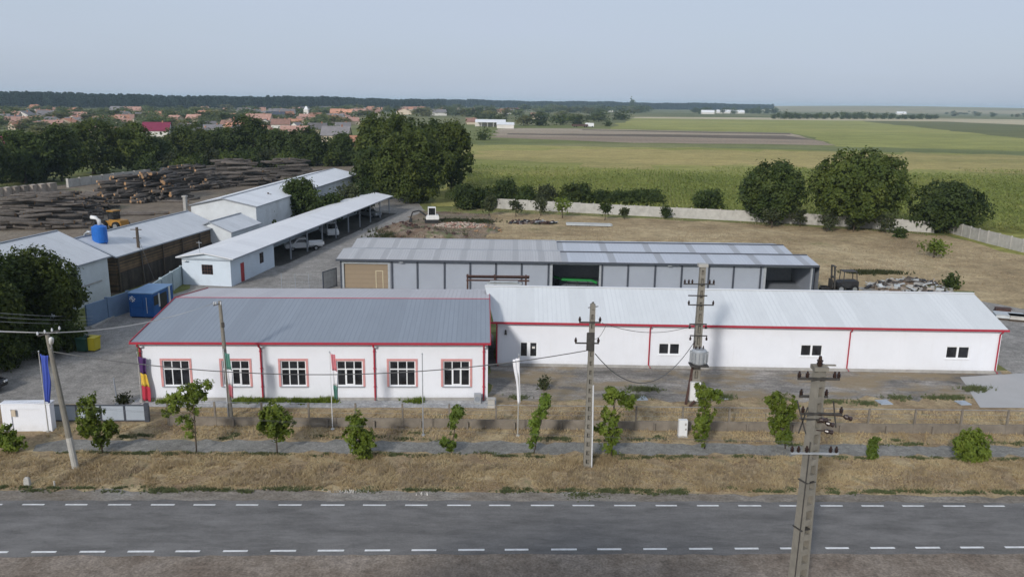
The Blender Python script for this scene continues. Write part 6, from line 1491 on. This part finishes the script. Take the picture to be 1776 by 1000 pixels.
rr = random.Random(5)
for i in range(126):
    x_ = rr.uniform(-40, 640) if i < 104 else rr.uniform(600, 880); yb = rr.triangular(191, 236, 206) if x_ < 600 else rr.uniform(191, 200)
    w_ = rr.uniform(15, 34) * (.6 if yb < 197 else 1); k = i % 3
    village_house(('half-hidden terracotta-roofed house among the village trees', 'half-hidden grey-roofed house among the village trees', 'half-hidden orange-roofed house among the village trees')[k], x_, x_ + w_, yb - 7 - w_ * .16, yb + 1, ('terracotta', 'grey_tile', 'brick_orange')[k], ('house_beige', 'house_white', 'house_beige')[k], ('terracotta-roofed houses half hidden in the village', 'grey-roofed houses half hidden in the village', 'orange-roofed houses half hidden in the village')[k], rr.random() < .7, rot=rr.uniform(-35, 35), wallfrac=.5)
# church
g = G(531, 207); ch = thing('church', 'small white-towered village church with orange nave roof', 'church', g)
m = mpp(g.y, 5); ht = 24 * m * .92
mb = MB(); mb.b(-2.4, 2.4, 0, 4.6, 0, ht * .72); mb.b(-2.7, 2.7, -.2, 4.8, ht * .72, ht * .75); tw = mb.build('tower', M['house_white'], ch)
mb = MB(); mb.box((0, 2.2, ht * .75 + ht * .125), (4.4, 4.4, ht * .25), 0, (.3, .3)); mb.build('spire', M['roof_white'], tw)
mb = MB(); mb.b(2.3, 16, -1, 8, 0, ht * .3); mb.build('wall', M['house_white'], ch)
mb = MB(); gable(mb, 2.25, 16.4, -1.5, 3.5, 8.5, ht * .3, ht * .52, ht * .3, .2); mb.build('roof', M['brick_orange'], ch)
# white farm sheds on the field edge
def flat_shed(label, x0, x1, yt, yb, open_=False):
    g = G((x0 + x1) / 2, yb); m = mpp(g.y, 2); w_ = (x1 - x0) * m; h = (yb - yt) * m; t = thing('farm_shed', label, 'shed', g)
    mb = MB(); gable(mb, -w_ / 2, w_ / 2, -.5, 6, 12.5, h * .62, h * .95, h * .62, .3); mb.build('roof', M['roof_white'], t)
    mb = MB()
    if open_:
        mb.b(-w_ / 2, w_ / 2, 11, 11.4, 0, h * .6)
        for k in range(6): mb.b(-w_ / 2 + k * (w_ - .4) / 5, -w_ / 2 + k * (w_ - .4) / 5 + .4, 0, .4, 0, h * .6)
    else: mb.b(-w_ / 2 + .3, w_ / 2 - .3, 0, 12, 0, h * .6)
    mb.build('wall', M['house_white'], t)
flat_shed('long open-sided white farm shed on the far field edge', 824, 877, 207, 220, True)
flat_shed('smaller closed white farm shed right of the open one', 861, 892, 212, 223)
g = G(1006, 221); m = mpp(g.y, 2); tr_ = thing('farm_trailer', 'rusty red flat trailer standing at the ploughed field', 'trailer', g); mb = MB(); mb.b(-14 * m, 14 * m, 0, 2.4, 1.0, 1.9); mb.b(-14 * m, 14 * m, 2.2, 2.4, 1.9, 2.6); mb.build('bed', M['rust'], tr_)
for k in (-10, -6, 8, 11):
    mb = MB(); mb.tube([(k * m, 0, .5), (k * m, 2.3, .5)], .5, 10); mb.build('wheel', M['tyre'], tr_)
g = G(1022, 221); tk_ = thing('farm_truck', 'white truck cab at the right end of the red trailer', 'truck', g); mb = MB(); mb.prism([(-4, .6), (4, .6), (4, 3.6), (-3, 3.8), (-4, 2.2)], 0, 2.5, 'y'); mb.build('cab', M['car_white'], tk_, bevel=.1)
mb = MB(); mb.tube([(-2.4, -.05, .6), (-2.4, 2.5, .6)], .6, 10); mb.tube([(2.6, -.05, .6), (2.6, 2.5, .6)], .6, 10); mb.build('wheel', M['tyre'], tk_)
g = G(1422, 187); village_house('lone white block on the far right horizon', 1416, 1428, 181, 188, 'roof_white', 'house_white', None, True)
village_house('small white farm in the dark tree belt on the right', 1556, 1572, 192, 199, 'roof_white', 'house_white', None, True)

# prototype crowns for the far trees
def proto(k, seed, mat, n=420, wd=1.0, ht=1.0):
    return crown_mesh('crown', auto_lobes(wd, wd, .06, ht, k, seed, .42), n, .085, M[mat], .5, seed)
FAR = [proto(10, i, 'leaf_far') for i in range(4)] + [proto(10, 10 + i, 'leaf_walnut') for i in range(2)] + [proto(10, 20 + i, 'leaf_pale') for i in range(2)]
tm = MB(); tm.tube([(0, 0, 0), (0, 0, .35)], [.04, .025], 6)
TRK = tm.build('trunk', M['bark']).data; bpy.data.objects.remove(bpy.data.objects['trunk'] if False else [o for o in bpy.data.objects if o.data == TRK][0])
def far_tree(label, cx, yb, wp, hp, k, grp, cat='tree', name='far_tree'):
    g = G(cx, yb); m = mpp(g.y, 4); t = thing(name, label, cat, g, random.uniform(0, 6.28), grp); w_, h_ = wp * m, hp * m
    o = obj('crown', FAR[k], t); o.scale = (w_, w_, h_); o = obj('trunk', TRK, t); o.scale = (w_ * .6, w_ * .6, h_)
rr = random.Random(9)
for i in range(296):
    x_ = rr.uniform(-60, 640) if i < 220 else rr.uniform(600, 870) if i < 262 else rr.uniform(860, 1120); yb = rr.triangular(190, 256, 200) if x_ < 600 else rr.uniform(190, 203) if x_ < 900 else rr.uniform(191, 198)
    s_ = (yb - 178 + 12) / 28
    far_tree(('round green tree among the village roofs', 'dark tree among the village roofs', 'yellow-green tree among the village roofs')[0 if i % 8 < 4 else 1 if i % 8 < 6 else 2], x_, yb, rr.uniform(16, 30) * min(s_, 1.5), rr.uniform(7, 12) * min(s_, 1.5), i % 8, ('round green village trees', 'dark village trees', 'yellow-green village trees')[0 if i % 8 < 4 else 1 if i % 8 < 6 else 2])
for (lab, cx, yb, wp, hp, k) in (('round tree standing alone at the field edge', 1052, 219, 17, 11, 4), ('dense bush at the left corner of the ploughed field', 838, 243, 30, 21, 4), ('tall dark conifer-like tree on the horizon', 1095, 192, 11, 19, 5), ('broad dark tree at the tip of the green pasture', 1078, 208, 34, 18, 4), ('dark tree above the red trailer', 1005, 216, 34, 16, 4), ('dark tree left of the red trailer', 972, 217, 36, 18, 5), ('dark tree right of the white farm sheds', 935, 218, 40, 22, 4), ('lighter tree right next to the white farm sheds', 908, 218, 28, 18, 6)):
    far_tree(lab, cx, yb, wp, hp, k, None)
for i in range(40):
    x_ = 1344 + i * 7.1 + rr.uniform(-2, 2); far_tree('dark tree of the straight belt on the right horizon', x_, 206.2 + (x_ - 1341) * .002, rr.uniform(9, 14), rr.uniform(8, 13) * (1 if x_ < 1540 else .75), 4 + i % 2, 'trees of the belt on the right horizon', name='belt_tree')
for i in range(26):
    x_ = rr.uniform(1180, 1345); far_tree('dark tree of the loose belt around the far white buildings', x_, 196.2 + rr.uniform(-1.5, 1.5), rr.uniform(9, 18), rr.uniform(6, 10), 4 + i % 2, 'loose tree belt around the far white buildings', name='belt_tree')
for i in range(26):
    x_ = rr.uniform(1640, 1800); far_tree('small scattered tree on the far right plain', x_, rr.uniform(196, 204), rr.uniform(4, 12), rr.uniform(3, 6), 4 + i % 4, 'scattered trees on the far right plain')
for i in range(18):
    x_ = rr.uniform(830, 1060); far_tree('tree of the loose grove behind the white sheds', x_, rr.uniform(203, 214), rr.uniform(18, 32), rr.uniform(9, 15), (0, 4, 6, 1)[i % 4], 'loose grove behind the white sheds', name='grove_tree')
# far forest: one mass along the horizon
def forest(name, label, pts, depth, h, n, leaf, seed):
    r = np.random.default_rng(seed); P_ = np.array([(p_.x, p_.y) for p_ in pts])
    seg = np.linalg.norm(np.diff(P_, axis=0), axis=1); cum = np.concatenate([[0], np.cumsum(seg)])
    nt_ = int(cum[-1] / 9); ts = r.uniform(0, cum[-1], nt_ * 9)
    x_ = np.interp(ts, cum, P_[:, 0]); y_ = np.interp(ts, cum, P_[:, 1]) + r.uniform(0, depth, len(ts))
    hh = h * r.uniform(.88, 1.03, len(ts)) * (1 + .06 * np.sin(ts * .011) + .04 * np.sin(ts * .043)); rad = r.uniform(4, 7.5, len(ts))
    k = r.integers(0, len(ts), n); d = r.normal(0, 1, (n, 3)); d /= np.linalg.norm(d, axis=1)[:, None]
    c = np.stack([x_[k] + d[:, 0] * rad[k], y_[k] + d[:, 1] * rad[k], hh[k] * (.55 + .45 * d[:, 2])], 1)
    nr = d + r.normal(0, .5, (n, 3)); nr /= np.linalg.norm(nr, axis=1)[:, None]
    t = np.cross(nr, r.normal(0, 1, (n, 3))); t /= np.linalg.norm(t, axis=1)[:, None]; b = np.cross(nr, t); s = leaf * r.uniform(.6, 1.4, n)
    V_ = np.zeros((n, 4, 3), np.float32)
    V_[:, 0] = c - t * s[:, None]; V_[:, 1] = c + b * (s * .7)[:, None]; V_[:, 2] = c + t * s[:, None]; V_[:, 3] = c - b * (s * .7)[:, None]
    stuff(name, np_mesh(name, V_, 4, M['leaf_forest']), label, 'forest')
forest('forest', 'dark far forest closing the horizon on the left behind the village', px((-200, 186), (200, 188.5), (480, 190), (760, 190)), 200, 25.5, 170000, 2.0, 1)
forest('forest', 'bluish farther forest on the horizon right of the village', px((740, 186.5), (1000, 189), (1200, 191), (1345, 192)), 300, 27, 120000, 2.6, 2)

# ------------------------------------------------------------------ haze
mb = MB(); mb.b(-8500, 8500, -60, 8500, -1, 46)
hz = mb.build('haze', None); hm = bpy.data.materials.new('haze'); hm.use_nodes = True
hm.node_tree.nodes.remove(hm.node_tree.nodes['Principled BSDF'])
pv = hm.node_tree.nodes.new('ShaderNodeVolumePrincipled'); pv.inputs['Color'].default_value = (.66, .87, 1, 1); pv.inputs['Density'].default_value = .00011
hm.node_tree.links.new(pv.outputs[0], hm.node_tree.nodes['Material Output'].inputs['Volume'])
hz.data.materials.append(hm); tag(hz, kind='stuff')
